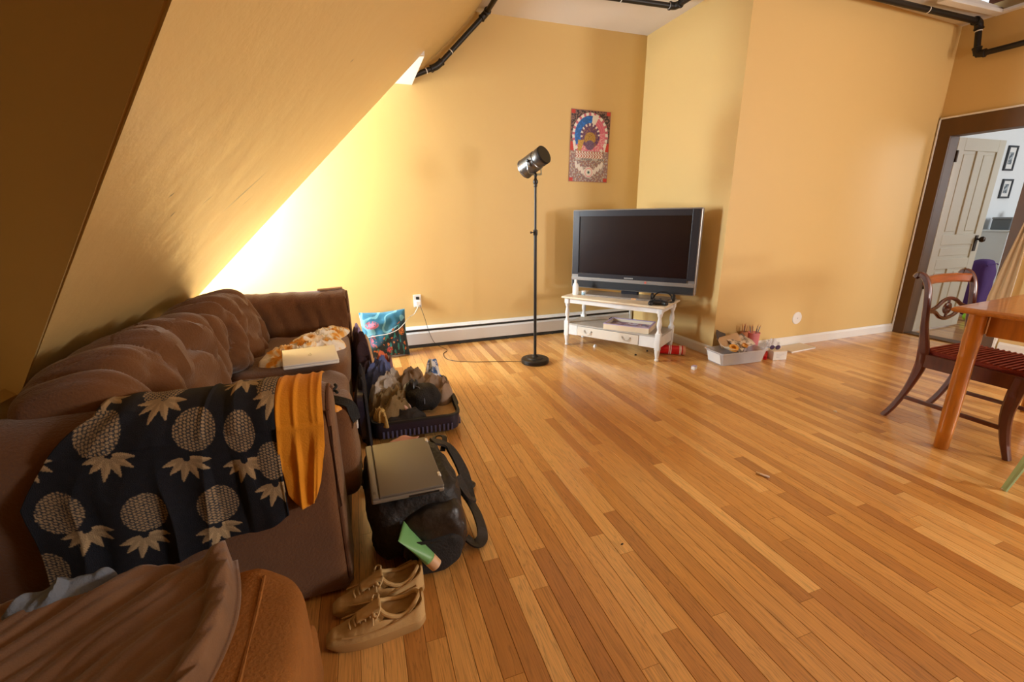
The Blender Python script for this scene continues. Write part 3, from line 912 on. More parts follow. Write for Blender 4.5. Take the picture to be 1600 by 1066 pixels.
# tie-dye shirt and white laptop on the far seat cushion
M_tie = ramp_mat('tie_dye_cotton', [(0.34, srgb(222, 140, 34)), (0.56, srgb(252, 246, 236)), (0.43, srgb(238, 178, 84)), (0.49, srgb(246, 224, 184))], 0.85, 9.0, 3, 0.3, 1.2)
o = lump('tie_dye_shirt', (-0.325, 2.66, 0.474), 0.16, 0.36, 0.055, -0.32, M_tie, 12.0, folds=1.2, fs=14, edge=0.42, n=110, rings=40)
tag(o, 'crumpled orange and white tie-dye shirt on the far sofa seat', 'shirt')
M_wlap = mat('white_plastic', (0.83, 0.82, 0.79), 0.3)
lp = thing('white_laptop', 'closed white laptop lying on the tie-dye shirt on the sofa', 'laptop', (-0.283, 2.345, 0.511), radians(8))
bm = bmesh.new(); box(bm, (0, 0, 0.008), (0.255, 0.19, 0.014), 0.006, 3); bm_obj('base', bm, M_wlap, lp, True)
bm = bmesh.new(); box(bm, (0, 0, 0.0205), (0.255, 0.19, 0.009), 0.004, 3); bm_obj('lid', bm, M_wlap, lp, True)
bm = bmesh.new()
lathe(bm, [(0.012, 0), (0.012, 0.0008)], 18, Matrix.Translation((0, 0, 0.0248)) @ Matrix.Scale(0.82, 4, (1, 0, 0)))
lathe(bm, [(0.003, 0), (0.003, 0.0008)], 8, Matrix.Translation((0.002, 0.0145, 0.0248)) @ Matrix.Scale(1.8, 4, (0, 1, 0)))
bm_obj('emblem', bm, mat('emblem_grey', (0.62, 0.62, 0.62), 0.25), lp)
lp.rotation_euler = (radians(9), radians(1), radians(8))

# ------------------------------------------------------------ teal pillow against the heater
def teal():
    n = 120; f = lambda x, y: None
    cols = []; vs = []
    W, H, D = 0.40, 0.42, 0.062
    for j in range(n):
        for i in range(n):
            u, v = i / (n - 1) * 2 - 1, j / (n - 1) * 2 - 1
            pin = 1 - 0.07 * (1 - abs(u) ** 1.5 * 1.0) * abs(v) ** 3
            pin2 = 1 - 0.07 * (1 - abs(v) ** 1.5) * abs(u) ** 3
            th = D * max(0, (1 - u ** 4) * (1 - v ** 4)) ** 0.5
            th *= 1 + 0.25 * nz(u * 3, v * 3, 2)
            vs.append((u * W / 2 * pin2, v * H / 2 * pin, th))
            c = np.array([0.02, 0.16, 0.27]) + 0.06 * max(0, nz(u * 2.5, v * 2.5, 3)) * np.array([1, 2, 2.4])
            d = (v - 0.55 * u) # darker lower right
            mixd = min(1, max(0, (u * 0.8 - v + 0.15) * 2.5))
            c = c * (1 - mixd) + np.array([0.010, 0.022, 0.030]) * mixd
            sw = sin(6 * u + 5 * v * nz(u * 1.3, v * 1.3, 7) + 9 * nz(u * 1.6, v * 1.6, 4))
            if sw > 0.72 and mixd < 0.7: c = np.array([0.16, 0.42, 0.52])
            if mixd > 0.5 and nz(u * 9, v * 3.2 + 7, 1) > 0.32: c = np.array([0.02, 0.20, 0.20])
            if mixd > 0.5 and nz(u * 8 + 3, v * 8, 5) > 0.40: c = np.array([0.52, 0.15, 0.04])
            for cx, cy, rx, ry, cc in ((-0.55, 0.42, 0.30, 0.17, (0.55, 0.16, 0.24)), (-0.55, -0.25, 0.13, 0.26, (0.45, 0.16, 0.24)), (0.72, 0.05, 0.15, 0.15, (0.60, 0.20, 0.05)), (0.1, -0.7, 0.12, 0.15, (0.36, 0.05, 0.06))):
                e = ((u - cx) / rx) ** 2 + ((v - cy) / ry) ** 2
                if e < 1 and (nz(u * 14, v * 14, cx) > -0.25): c = np.array(cc) * (0.8 + 0.5 * (e < 0.3))
            cols.append((*c, 1))
    m = len(vs)
    vs2 = vs + [(x, y, -z) for x, y, z in vs]
    fs = [(j * n + i, j * n + i + 1, (j + 1) * n + i + 1, (j + 1) * n + i) for j in range(n - 1) for i in range(n - 1)]
    fs2 = fs + [(m + d_, m + c_, m + b_, m + a_) for a_, b_, c_, d_ in fs]
    o = mesh_obj('pillow', vs2, fs2, attr_mat('teal_print', 0.8, 0.2, 200, 0.2), smooth=True, loc=(0.155, 3.93, 0.205), rot=(radians(78), 0, radians(4)))
    set_cols(o, cols + cols)
    return tag(o, 'teal blue floral cushion leaning on the heater beside the sofa', 'cushion')
teal()

# ------------------------------------------------------------ baseboard heater
ht = thing('baseboard_heater', 'long white baseboard heater along the far wall', 'heater', (1.15, YB, 0))
hx0, hx1 = -1.05, XR - 1.15 - 0.02
M_heat = mat('heater_enamel', (0.70, 0.72, 0.74), 0.35)
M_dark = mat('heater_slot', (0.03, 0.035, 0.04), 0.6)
bm = bmesh.new(); boxmm(bm, hx0, hx1, -0.012, 0, 0.02, 0.20, 0.002); bm_obj('back_plate', bm, M_heat, ht)
bm = bmesh.new(); sweep(bm, [(hx0, 0, 0), (hx1, 0, 0)], [(0.062, 0.035), (0.068, 0.035), (0.068, 0.142), (0.056, 0.158), (0.052, 0.156), (0.062, 0.140)]); bm_obj('cover', bm, M_heat, ht)
bm = bmesh.new(); sweep(bm, [(hx0, 0, 0), (hx1, 0, 0)], [(0.0, 0.192), (0.0, 0.200), (0.045, 0.196), (0.064, 0.182), (0.060, 0.178), (0.04, 0.190)]); bm_obj('hood', bm, M_heat, ht)
bm = bmesh.new(); boxmm(bm, hx0 + 0.01, hx1 - 0.01, -0.052, -0.014, 0.03, 0.172, 0.0); bm_obj('damper', bm, M_dark, ht)
bm = bmesh.new(); boxmm(bm, hx0 + 0.01, hx1 - 0.01, -0.056, -0.012, 0.002, 0.028, 0.0); bm_obj('shadow_gap', bm, M_dark, ht)  # dark strip standing in for the shade under the heater
for ex in (hx0, hx1 - 0.03):
    bm = bmesh.new(); boxmm(bm, ex, ex + 0.03, -0.072, 0, 0.0, 0.203, 0.005); bm_obj('end_cap', bm, M_heat, ht)
for fx in np.arange(hx0 + 0.25, hx1, 0.5):
    bm = bmesh.new(); boxmm(bm, fx, fx + 0.02, -0.064, -0.056, 0.0, 0.036); bm_obj('bracket', bm, M_dark, ht)

# ------------------------------------------------------------ outlet, adapter, cables
ou = thing('wall_outlet', 'white wall outlet with plugged-in adapters above the heater', 'outlet', (0.485, YB, 0.445))
bm = bmesh.new(); box(bm, (0, -0.003, 0), (0.072, 0.006, 0.118), 0.002); bm_obj('face_plate', bm, M_wlap, ou)
bm = bmesh.new(); box(bm, (0.004, -0.022, -0.02), (0.05, 0.034, 0.05), 0.006); bm_obj('adapter', bm, M_wlap, ou)
bm = bmesh.new(); box(bm, (0.002, -0.018, 0.028), (0.03, 0.024, 0.026), 0.005); bm_obj('plug', bm, M_black, ou)
M_cordw = mat('white_cord', (0.75, 0.75, 0.74), 0.5)
M_cordb = mat('black_cord', (0.02, 0.018, 0.016), 0.5)
bm = bmesh.new(); tube(bm, [(0.485, 4.10, 0.40), (0.44, 4.06, 0.34), (0.385, 3.98, 0.33), (0.33, 3.90, 0.295), (0.26, 3.84, 0.255), (0.17, 3.815, 0.232), (0.08, 3.815, 0.225), (0.0, 3.83, 0.205), (-0.06, 3.80, 0.14), (-0.085, 3.70, 0.02), (-0.09, 3.6, 0.004)], 0.003, 6, 6)
tag(bm_obj('white_cable', bm, M_cordw, smooth=True), 'white charging cable running from the outlet across the teal cushion', 'cable')
bm = bmesh.new(); tube(bm, [(0.50, 4.105, 0.415), (0.53, 4.06, 0.30), (0.56, 4.05, 0.17), (0.60, 4.045, 0.06), (0.66, 4.03, 0.004), (0.70, 3.9, 0.003), (0.64, 3.78, 0.003), (0.66, 3.60, 0.003), (0.82, 3.48, 0.003), (1.0, 3.42, 0.003), (1.16, 3.36, 0.003), (1.24, 3.31, 0.01)], 0.0026, 6, 8)
tag(bm_obj('lamp_cord', bm, M_cordb, smooth=True), 'thin black lamp cord curling over the floor from outlet to floor lamp', 'cord')

# ------------------------------------------------------------ floor lamp
fl = thing('floor_lamp', 'black spotlight floor lamp on a round base in front of the far wall', 'floor lamp', (1.337, 3.282, 0))
M_iron = mat('lamp_black', (0.022, 0.019, 0.017), 0.38, 0.4)
M_gun = mat('lamp_gunmetal', (0.15, 0.145, 0.14), 0.32, 0.8)
M_alu = mat('lamp_aluminium', (0.45, 0.46, 0.46), 0.3, 0.9)
bm = bmesh.new(); lathe(bm, [(0.115, 0.0), (0.118, 0.006), (0.118, 0.030), (0.112, 0.036), (0.075, 0.040), (0.068, 0.048), (0.030, 0.052), (0.022, 0.062), (0.014, 0.066)], 40); bm_obj('base', bm, M_iron, fl, True)
bm = bmesh.new(); lathe(bm, [(0.0125, 0.05), (0.0125, 1.075)], 14); bm_obj('lower_pole', bm, M_iron, fl, True)
bm = bmesh.new(); lathe(bm, [(0.0095, 1.06), (0.0095, 1.43)], 14); bm_obj('upper_pole', bm, M_iron, fl, True)
bm = bmesh.new(); lathe(bm, [(0.015, 1.055), (0.017, 1.06), (0.017, 1.095), (0.012, 1.10)], 14)
bm_obj('collar', bm, M_iron, fl, True)
bm = bmesh.new(); rod(bm, (-0.015, -0.003, 1.078), (-0.036, -0.005, 1.078), 0.004); lathe(bm, [(0.008, 0), (0.010, 0.004), (0.008, 0.009)], 10, frame_mtx((-0.034, -0.005, 1.078), (-0.05, -0.005, 1.078))); bm_obj('knob', bm, M_iron, fl, True)
bm = bmesh.new(); lathe(bm, [(0.008, 1.415), (0.014, 1.42), (0.014, 1.438), (0.019, 1.444), (0.019, 1.462), (0.012, 1.47), (0.009, 1.49), (0.013, 1.496), (0.013, 1.506), (0.006, 1.52)], 16); bm_obj('swivel', bm, M_iron, fl, True)
hc = Vector((-0.012, -0.01, 1.595)); hd = Vector((-0.44, 0.80, -0.42)).normalized()
bm = bmesh.new(); lathe(bm, [(0.056, -0.10), (0.064, -0.092), (0.068, -0.075), (0.068, -0.055), (0.064, -0.052), (0.064, -0.03), (0.070, -0.026), (0.072, 0.10), (0.074, 0.102), (0.074, 0.112), (0.069, 0.112), (0.060, 0.02), (0.02, 0.0)], 36, frame_mtx(hc, hc + hd)); sh = bm_obj('shade', bm, M_gun, fl, True)
bm = bmesh.new(); lathe(bm, [(0.066, -0.104), (0.069, -0.10), (0.069, -0.088), (0.0665, -0.086)], 36, frame_mtx(hc, hc + hd)); bm_obj('end_ring', bm, M_iron, sh, True)
side = hd.cross(Vector((0, 0, 1))).normalized()
pts = [hc + side * 0.078 + Vector((0, 0, 0.01)), hc + side * 0.079 - Vector((0, 0, 0.06)), Vector((0, 0, 1.512)) + side * 0.066, Vector((0, 0, 1.508)), Vector((0, 0, 1.512)) - side * 0.066, hc - side * 0.079 - Vector((0, 0, 0.06)), hc - side * 0.078 + Vector((0, 0, 0.01))]
bm = bmesh.new(); sweep(bm, smooth_path(pts, 5), strap_prof(0.014, 0.003), hd); bm_obj('yoke', bm, M_alu, fl)
for sg in (1, -1):
    bm = bmesh.new(); lathe(bm, [(0.011, 0), (0.011, 0.012), (0.007, 0.016)], 12, frame_mtx(hc + side * sg * 0.076, hc + side * sg * 0.2)); bm_obj('pivot_knob', bm, M_iron, fl, True)
bm = bmesh.new(); lathe(bm, [(0.012, 0), (0.012, 0.02), (0.028, 0.05), (0.03, 0.07), (0.02, 0.095), (0.004, 0.1)], 16, frame_mtx(hc + hd * 0.002, hc + hd)); bm_obj('bulb', bm, mat('bulb_frost', (0.8, 0.8, 0.78), 0.3), fl, True)

# ------------------------------------------------------------ poster
def poster():
    nx, ny = 120, 180
    W, H = 0.432, 0.652
    cols, vs = [], []
    red, dk, blue, pink, wht, gold, pur = [np.array(c) for c in ((0.55, 0.03, 0.015), (0.03, 0.015, 0.02), (0.01, 0.12, 0.45), (0.72, 0.17, 0.26), (0.80, 0.76, 0.72), (0.52, 0.30, 0.06), (0.13, 0.05, 0.15))]
    rp = random.Random(5)
    for j in range(ny):
        for i in range(nx):
            u, v = i / (nx - 1), j / (ny - 1)        # v up
            vs.append(((u - 0.5) * W, 0, (v - 0.5) * H))
            x, y = (u - 0.5) * W, (v - 0.5) * H
            n1, n2 = nz(x * 60, y * 60, 1), nz(x * 140, y * 140, 5)
            c = (dk if n1 > -0.02 else np.array([0.22, 0.12, 0.10])) * 1.0
            if v > 0.44:
                cx, cy = 0.0, 0.10
                r = sqrt(((x - cx) / 0.95) ** 2 + (y - cy) ** 2); a = atan2(y - cy, x - cx)
                if r < 0.205:
                    c = pink if n2 < 0.25 else wht
                    if r > 0.175: c = wht if sin(a * 22) > -0.2 else pink * 0.8
                    if r < 0.178 and (a > 1.25 or a < -2.6): c = blue * (1.0 if n1 < 0.2 else 1.6)
                    if abs(a - 1.25) < 0.22 and 0.10 < r < 0.19: c = wht
                    if r < 0.178 and 0.2 < a < 1.1: c = pink * (0.75 if sin(r * 260) > 0.6 else 1)
                if r < 0.112:
                    c = pur if n1 < 0.15 else np.array([0.30, 0.14, 0.10])
                    if r > 0.088 and y > cy - 0.02: c = wht if sin(a * 16) > 0.2 else pur
                if (x / 0.062) ** 2 + ((y - 0.075) / 0.058) ** 2 < 1: c = gold if n2 < 0.2 else gold * 0.45
                if (x / 0.05) ** 2 + ((y - 0.015) / 0.045) ** 2 < 1: c = pur if n2 < 0.1 else np.array([0.22, 0.16, 0.26])
                if -0.13 < x < -0.055 and y < 0.06 and y > -0.04 and x < -0.06 + (y - 0.06) * 0.35: c = gold * (1.2 if n2 < 0.2 else 0.6)
                if abs(x) > 0.155 and y < 0.04: c = red if abs(x) > 0.18 + 0.2 * (y - 0.0) else wht
            else:
                c = wht * 0.6 if n1 > 0.12 else (np.array([0.34, 0.13, 0.12]) if n2 > 0 else np.array([0.24, 0.20, 0.24]))
                if n2 > 0.35: c = gold
                if abs(x) < 0.15 and -0.105 < y < -0.045:       # band of ornate lettering, not legible
                    c = wht if abs(((x + 0.02 * sin(y * 90)) / 0.030) % 1 - 0.5) > 0.22 else np.array([0.45, 0.10, 0.05])
                if abs(x) < 0.16 and -0.125 < y < -0.105: c = dk if (x * 90) % 1 > 0.45 else wht
                for sg in (1, -1):                              # pale wings
                    wx = sg * x
                    if 0.045 < wx < 0.155 and abs(y + 0.235 - 0.75 * (wx - 0.05)) < 0.026 + 0.010 * sin(wx * 190): c = wht
                r = sqrt(x * x + (y + 0.235) ** 2)
                if r < 0.050: c = wht
                if 0.036 < r < 0.042: c = pink
                if r < 0.013: c = np.array([0.03, 0.22, 0.22])
                if r < 0.006: c = dk
            if abs(x) > W / 2 - 0.045 and abs(y) > H / 2 - 0.038: c = red
            if abs(x) > W / 2 - 0.006 or abs(y) > H / 2 - 0.005: c = np.array([0.35, 0.16, 0.12])
            cols.append((*c, 1))
    fs = [(j * nx + i, j * nx + i + 1, (j + 1) * nx + i + 1, (j + 1) * nx + i) for j in range(ny - 1) for i in range(nx - 1)]
    o = mesh_obj('poster', vs, fs, attr_mat('poster_print', 0.55), smooth=False, loc=(2.258, YB - 0.004, 1.850), rot=(0, radians(1.2), 0))
    set_cols(o, cols)
    md = o.modifiers.new('thick', 'SOLIDIFY'); md.thickness = 0.001; md.offset = 1
    tag(o, 'colourful psychedelic poster with red corners on the far wall', 'poster')
poster()

# ------------------------------------------------------------ TV table
TA = atan2(-0.814, 0.546)
TO = Vector((1.757, 3.668, 0))                     # front left corner of the top
st = thing('tv_table', 'white painted coffee table with turned legs and one drawer under the television', 'table', TO, TA)
TW, TD = 0.965, 0.42
M_tw = mat('table_white', (0.74, 0.74, 0.73), 0.4, vary=0.06, vscale=8)
M_topw = mat('worn_table_top', srgb(214, 196, 168), 0.45, vary=0.15, vscale=5)
bm = bmesh.new()
prof = [(0.0, 0.0), (0.008, 0.004), (0.010, 0.012), (0.004, 0.020), (0.0, 0.022)]
box(bm, (TW / 2, TD / 2, 0.470), (TW, TD, 0.020), 0.007, 3)
bm_obj('table_top', bm, M_topw, st, True)
bm = bmesh.new()
for a in ((0.05, TW - 0.05, 0.035, 0.05), (0.05, TW - 0.05, TD - 0.05, TD - 0.035)): boxmm(bm, a[0], a[1], a[2], a[3], 0.415, 0.460, 0.002)
for a in ((0.035, 0.05), (TW - 0.05, TW - 0.035)): boxmm(bm, a[0], a[1], 0.05, TD - 0.05, 0.415, 0.460, 0.002)
bm_obj('apron', bm, M_tw, st)
legp = [(0.012, 0.0), (0.018, 0.006), (0.018, 0.016), (0.012, 0.022), (0.014, 0.03), (0.022, 0.075), (0.024, 0.10)]
legt = [(0.022, 0.245), (0.016, 0.262), (0.014, 0.275), (0.020, 0.30), (0.021, 0.325), (0.015, 0.36), (0.013, 0.375), (0.020, 0.392), (0.022, 0.415)]
for lx in (0.045, TW - 0.045):
    for ly in (0.045, TD - 0.045):
        bm = bmesh.new()
        lathe(bm, legp, 16, Matrix.Translation((lx, ly, 0))); lathe(bm, legt, 16, Matrix.Translation((lx, ly, 0)))
        boxmm(bm, lx - 0.022, lx + 0.022, ly - 0.022, ly + 0.022, 0.10, 0.245, 0.003); boxmm(bm, lx - 0.022, lx + 0.022, ly - 0.022, ly + 0.022, 0.412, 0.462, 0.003)
        bm_obj('leg', bm, M_tw, st, True)
bm = bmesh.new(); boxmm(bm, 0.03, TW - 0.03, 0.03, TD - 0.03, 0.208, 0.222, 0.002); bm_obj('shelf', bm, mat('shelf_grey', srgb(178, 172, 164), 0.5), st)
bm = bmesh.new()
boxmm(bm, 0.065, 0.16, 0.032, 0.046, 0.115, 0.208, 0.001); boxmm(bm, 0.76, TW - 0.065, 0.032, 0.046, 0.115, 0.208, 0.001)
boxmm(bm, 0.065, TW - 0.065, TD - 0.046, TD - 0.032, 0.115, 0.208, 0.001)
for a in (0.030, TW - 0.046): boxmm(bm, a, a + 0.016, 0.065, TD - 0.065, 0.115, 0.208, 0.001)
boxmm(bm, 0.16, 0.76, 0.04, TD - 0.05, 0.115, 0.125, 0)
bm_obj('case', bm, M_tw, st)
dr = None
bm = bmesh.new(); boxmm(bm, 0.164, 0.756, 0.027, 0.042, 0.119, 0.205, 0.003); dr = bm_obj('drawer', bm, mat('drawer_cream', srgb(216, 208, 194), 0.4), st)
for hx in (0.275, 0.645):
    bm = bmesh.new(); tube(bm, [(hx - 0.035, 0.022, 0.172), (hx - 0.025, 0.012, 0.155), (hx, 0.010, 0.148), (hx + 0.025, 0.012, 0.155), (hx + 0.035, 0.022, 0.172)], 0.0035, 8, 4)
    for e in (-0.035, 0.035): lathe(bm, [(0.008, 0), (0.007, 0.005)], 10, frame_mtx((hx + e, 0.0275, 0.172), (hx + e, 0, 0.172)))
    bm_obj('handle', bm, mat('handle_grey', srgb(176, 168, 156), 0.4, 0.3), dr, True)

# ------------------------------------------------------------ television
def on_table(x, y, z=0.48): return TO + Matrix.Rotation(TA, 3, 'Z') @ Vector((x, y, z))
tv = thing('television', 'large grey flat panel television standing on the white coffee table', 'television', on_table(0.517, 0.33, 0.4795), TA + radians(4.6))
M_tvs = mat('tv_silver', srgb(150, 146, 142), 0.35, 0.5)
M_tvb = mat('tv_bezel', srgb(44, 44, 50), 0.3, 0.1)
M_scr = mat('tv_screen', srgb(26, 14, 14), 0.22, bump=0.0)
M_spk = mat('tv_speaker', (0.012, 0.012, 0.014), 0.7)
w2, zb, zt2 = 0.575, 0.045, 0.775
bm = bmesh.new(); boxmm(bm, -w2, w2, 0.0, 0.07, zb, zt2, 0.012, 3); boxmm(bm, -0.45, 0.45, 0.065, 0.14, 0.10, 0.66, 0.03, 2); bm_obj('cabinet', bm, M_tvs, tv)
bm = bmesh.new()
for a in ((-w2 + 0.012, -w2 + 0.075, 0.175, zt2 - 0.010), (w2 - 0.075, w2 - 0.012, 0.175, zt2 - 0.010), (-w2 + 0.074, w2 - 0.074, zt2 - 0.062, zt2 - 0.010), (-w2 + 0.074, w2 - 0.074, 0.150, 0.190)):
    boxmm(bm, a[0], a[1], -0.012, 0.004, a[2], a[3], 0.002)
bm_obj('bezel', bm, M_tvb, tv)
bm = bmesh.new(); boxmm(bm, -w2 + 0.07, w2 - 0.07, -0.003, 0.003, 0.185, zt2 - 0.058); bm_obj('screen', bm, M_scr, tv)
bm = bmesh.new(); boxmm(bm, -w2 + 0.006, w2 - 0.006, -0.016, 0.004, 0.118, 0.152, 0.005); bm_obj('trim_bar', bm, M_tvs, tv)
bm = bmesh.new(); boxmm(bm, -w2 + 0.012, w2 - 0.012, -0.008, 0.004, 0.055, 0.120, 0.003); bm_obj('speaker_grille', bm, M_spk, tv)
bm = bmesh.new()
for i in range(7): boxmm(bm, -0.042 + i * 0.012, -0.034 + i * 0.012, -0.014, -0.011, 0.160, 0.170, 0.0008, 1)
bm_obj('maker_lettering', bm, mat('lettering_silver', (0.65, 0.65, 0.65), 0.3, 0.5), tv)
bm = bmesh.new(); lathe(bm, [(0.010, 0), (0.010, 0.003)], 14, frame_mtx((0.155, -0.016, 0.137), (0.155, -0.1, 0.137))); bm_obj('power_light', bm, mat('led_red', (0.6, 0.12, 0.08), 0.4), tv)
bm = bmesh.new(); boxmm(bm, -0.08, 0.08, 0.03, 0.08, 0.008, 0.06, 0.01); bm_obj('neck', bm, M_tvb, tv)
bm = bmesh.new()
vsf = [(-0.42, 0.09, 0), (-0.36, -0.17, 0), (0.36, -0.17, 0), (0.42, 0.06, 0)]
a = [bm.verts.new((p[0], p[1], 0.0)) for p in vsf]; b_ = [bm.verts.new((p[0] * 0.985, p[1] * 0.96, 0.014)) for p in vsf]
bm.faces.new(a); bm.faces.new(list(reversed(b_)))
for i in range(4): bm.faces.new((a[i], b_[i], b_[(i + 1) % 4], a[(i + 1) % 4]))
bm_obj('foot', bm, mat('tv_foot', srgb(140, 134, 130), 0.3, 0.3), tv)

# things on and under the TV table
bt = thing('lotion_bottle', 'white plastic bottle at the left end of the coffee table', 'bottle', on_table(0.075, 0.135), TA)
bm = bmesh.new(); lathe(bm, [(0.022, 0), (0.025, 0.004), (0.025, 0.085), (0.021, 0.10), (0.012, 0.112), (0.012, 0.118)], 20, Matrix.Scale(1.15, 4, (1, 0, 0))); bm_obj('body', bm, M_wlap, bt, True)
bm = bmesh.new(); lathe(bm, [(0.013, 0.117), (0.013, 0.142), (0.011, 0.145)], 16); bm_obj('cap', bm, M_wlap, bt, True)
jr = thing('small_jar', 'small pale blue jar beside the white bottle', 'jar', on_table(0.14, 0.175), 0)
bm = bmesh.new(); lathe(bm, [(0.018, 0), (0.020, 0.003), (0.020, 0.022), (0.018, 0.025)], 18); bm_obj('body', bm, mat('pale_blue', srgb(172, 206, 222), 0.3), jr, True)
bm = bmesh.new(); lathe(bm, [(0.021, 0.025), (0.021, 0.036), (0.019, 0.038)], 18); bm_obj('lid', bm, M_wlap, jr, True)
pad = thing('game_controller', 'black game controller at the right front corner of the coffee table', 'controller', on_table(0.875, 0.075), TA + 0.5)
def padf(d, q): return 0.0
superbox('body', (0, 0, 0.022), (0.062, 0.036, 0.018), 3.0, 28, 18, None, M_black, pad)
for sg in (1, -1):
    superbox('grip', (sg * 0.052, -0.035, 0.020), (0.022, 0.045, 0.018), 2.6, 20, 14, None, M_black, pad, (0, 0, sg * 0.35))
    bm = bmesh.new(); lathe(bm, [(0.006, 0), (0.006, 0.010), (0.010, 0.012), (0.010, 0.016)], 12, Matrix.Translation((sg * 0.024, -0.012, 0.038))); bm_obj('thumb_stick', bm, M_black, pad, True)
hs = thing('headset', 'black headset with coiled cable behind the game controller', 'headset', on_table(0.865, 0.24), TA + 0.2)
bm = bmesh.new(); sweep(bm, smooth_path([(0.075 * cos(t), 0.02 + 0.03 * sin(t) * 0.3, 0.022 + 0.075 * sin(t) * 0.75) for t in np.linspace(0, pi, 9)], 3), strap_prof(0.012, 0.006), Vector((0, 1, 0))); bm_obj('headband', bm, M_black, hs)
for sg in (1, -1):
    bm = bmesh.new(); lathe(bm, [(0.028, 0), (0.033, 0.006), (0.033, 0.018), (0.022, 0.024)], 18, frame_mtx((sg * 0.078, 0.02, 0.034), (sg * 0.3, 0.02, 0.034))); bm_obj('ear_cup', bm, M_black, hs, True)
bm = bmesh.new(); tube(bm, [(0.09, 0.0, 0.008), (0.05, -0.05, 0.004), (0.0, -0.06, 0.004), (0.03, -0.02, 0.004), (0.07, -0.04, 0.004), (0.10, -0.02, 0.004)], 0.003, 6, 5); bm_obj('cable', bm, M_black, hs, True)
bm = bmesh.new(); box(bm, (0, 0, 0.007), (0.042, 0.02, 0.013), 0.003)
tag(bm_obj('eraser', bm, mat('peach_rubber', srgb(224, 176, 130), 0.7), loc=on_table(0.66, 0.105, 0.4935), rot=(0, 0, TA + 0.25)), 'small peach block lying in front of the television foot', 'eraser')
ty = thing('tray', 'shallow lavender box tray with papers on the lower shelf of the coffee table', 'tray', on_table(0.615, 0.17, 0.222), TA + 0.12)
M_lav = mat('lavender_card', srgb(178, 160, 190), 0.6); M_crm = mat('cream_card', srgb(222, 206, 180), 0.6)
bm = bmesh.new(); a_, b2_, hh = 0.20, 0.135, 0.05
boxmm(bm, -a_, a_, -b2_, b2_, 0, 0.006); bm_obj('bottom', bm, M_crm, ty)
for q in ((-a_, a_, -b2_, -b2_ + 0.012), (-a_, a_, b2_ - 0.012, b2_), (-a_, -a_ + 0.012, -b2_ + 0.012, b2_ - 0.012), (a_ - 0.012, a_, -b2_ + 0.012, b2_ - 0.012)):
    bm = bmesh.new(); boxmm(bm, q[0], q[1], q[2], q[3], 0.004, hh, 0.002); sw_ = bm_obj('side', bm, M_crm, ty)
    bm = bmesh.new(); boxmm(bm, q[0] - 0.002, q[1] + 0.002, q[2] - 0.002, q[3] + 0.002, hh - 0.004, hh + 0.003, 0.001); bm_obj('rim', bm, M_lav, sw_)
bm = bmesh.new(); boxmm(bm, -a_ + 0.015, a_ - 0.015, -b2_ + 0.015, b2_ - 0.015, 0.006, 0.022, 0.002)
bm_obj('liner', bm, ramp_mat('printed_paper', [(0.40, srgb(120, 130, 160)), (0.60, srgb(206, 196, 210)), (0.5, srgb(150, 90, 100))], 0.6, 14), ty)
cn = thing('console_box', 'flat black electronic box at the back of the lower shelf', 'console', on_table(0.50, 0.355, 0.222), TA)
bm = bmesh.new(); boxmm(bm, -0.16, 0.16, -0.028, 0.028, 0, 0.028, 0.004); bm_obj('body', bm, M_spk, cn)
bm = bmesh.new(); boxmm(bm, -0.15, 0.15, -0.0295, -0.0275, 0.010, 0.014); bm_obj('slot', bm, M_tvs, cn)
rc = thing('red_tin', 'red cylindrical tin with white stripes lying beside the coffee table', 'tin', (2.44, 3.12, 0.043), atan2(-0.096, 0.141) )
M_red = mat('red_lacquer', srgb(196, 14, 26), 0.3)
RM = Matrix.Rotation(pi / 2, 4, 'Y')
bm = bmesh.new(); lathe(bm, [(0.038, 0), (0.041, 0.002), (0.041, 0.235), (0.040, 0.24)], 26, RM); bm_obj('body', bm, M_red, rc, True)
for z0 in (0.108, 0.122, 0.196, 0.206):
    bm = bmesh.new(); lathe(bm, [(0.0415, z0), (0.0417, z0 + 0.001), (0.0417, z0 + 0.006), (0.0415, z0 + 0.007)], 26, RM); bm_obj('stripe', bm, M_wlap, rc, True)
bm = bmesh.new(); lathe(bm, [(0.0425, 0.225), (0.0425, 0.243), (0.040, 0.246), (0.034, 0.243)], 26, RM); bm_obj('rim', bm, mat('tin_rim', srgb(214, 150, 120), 0.4), rc, True)

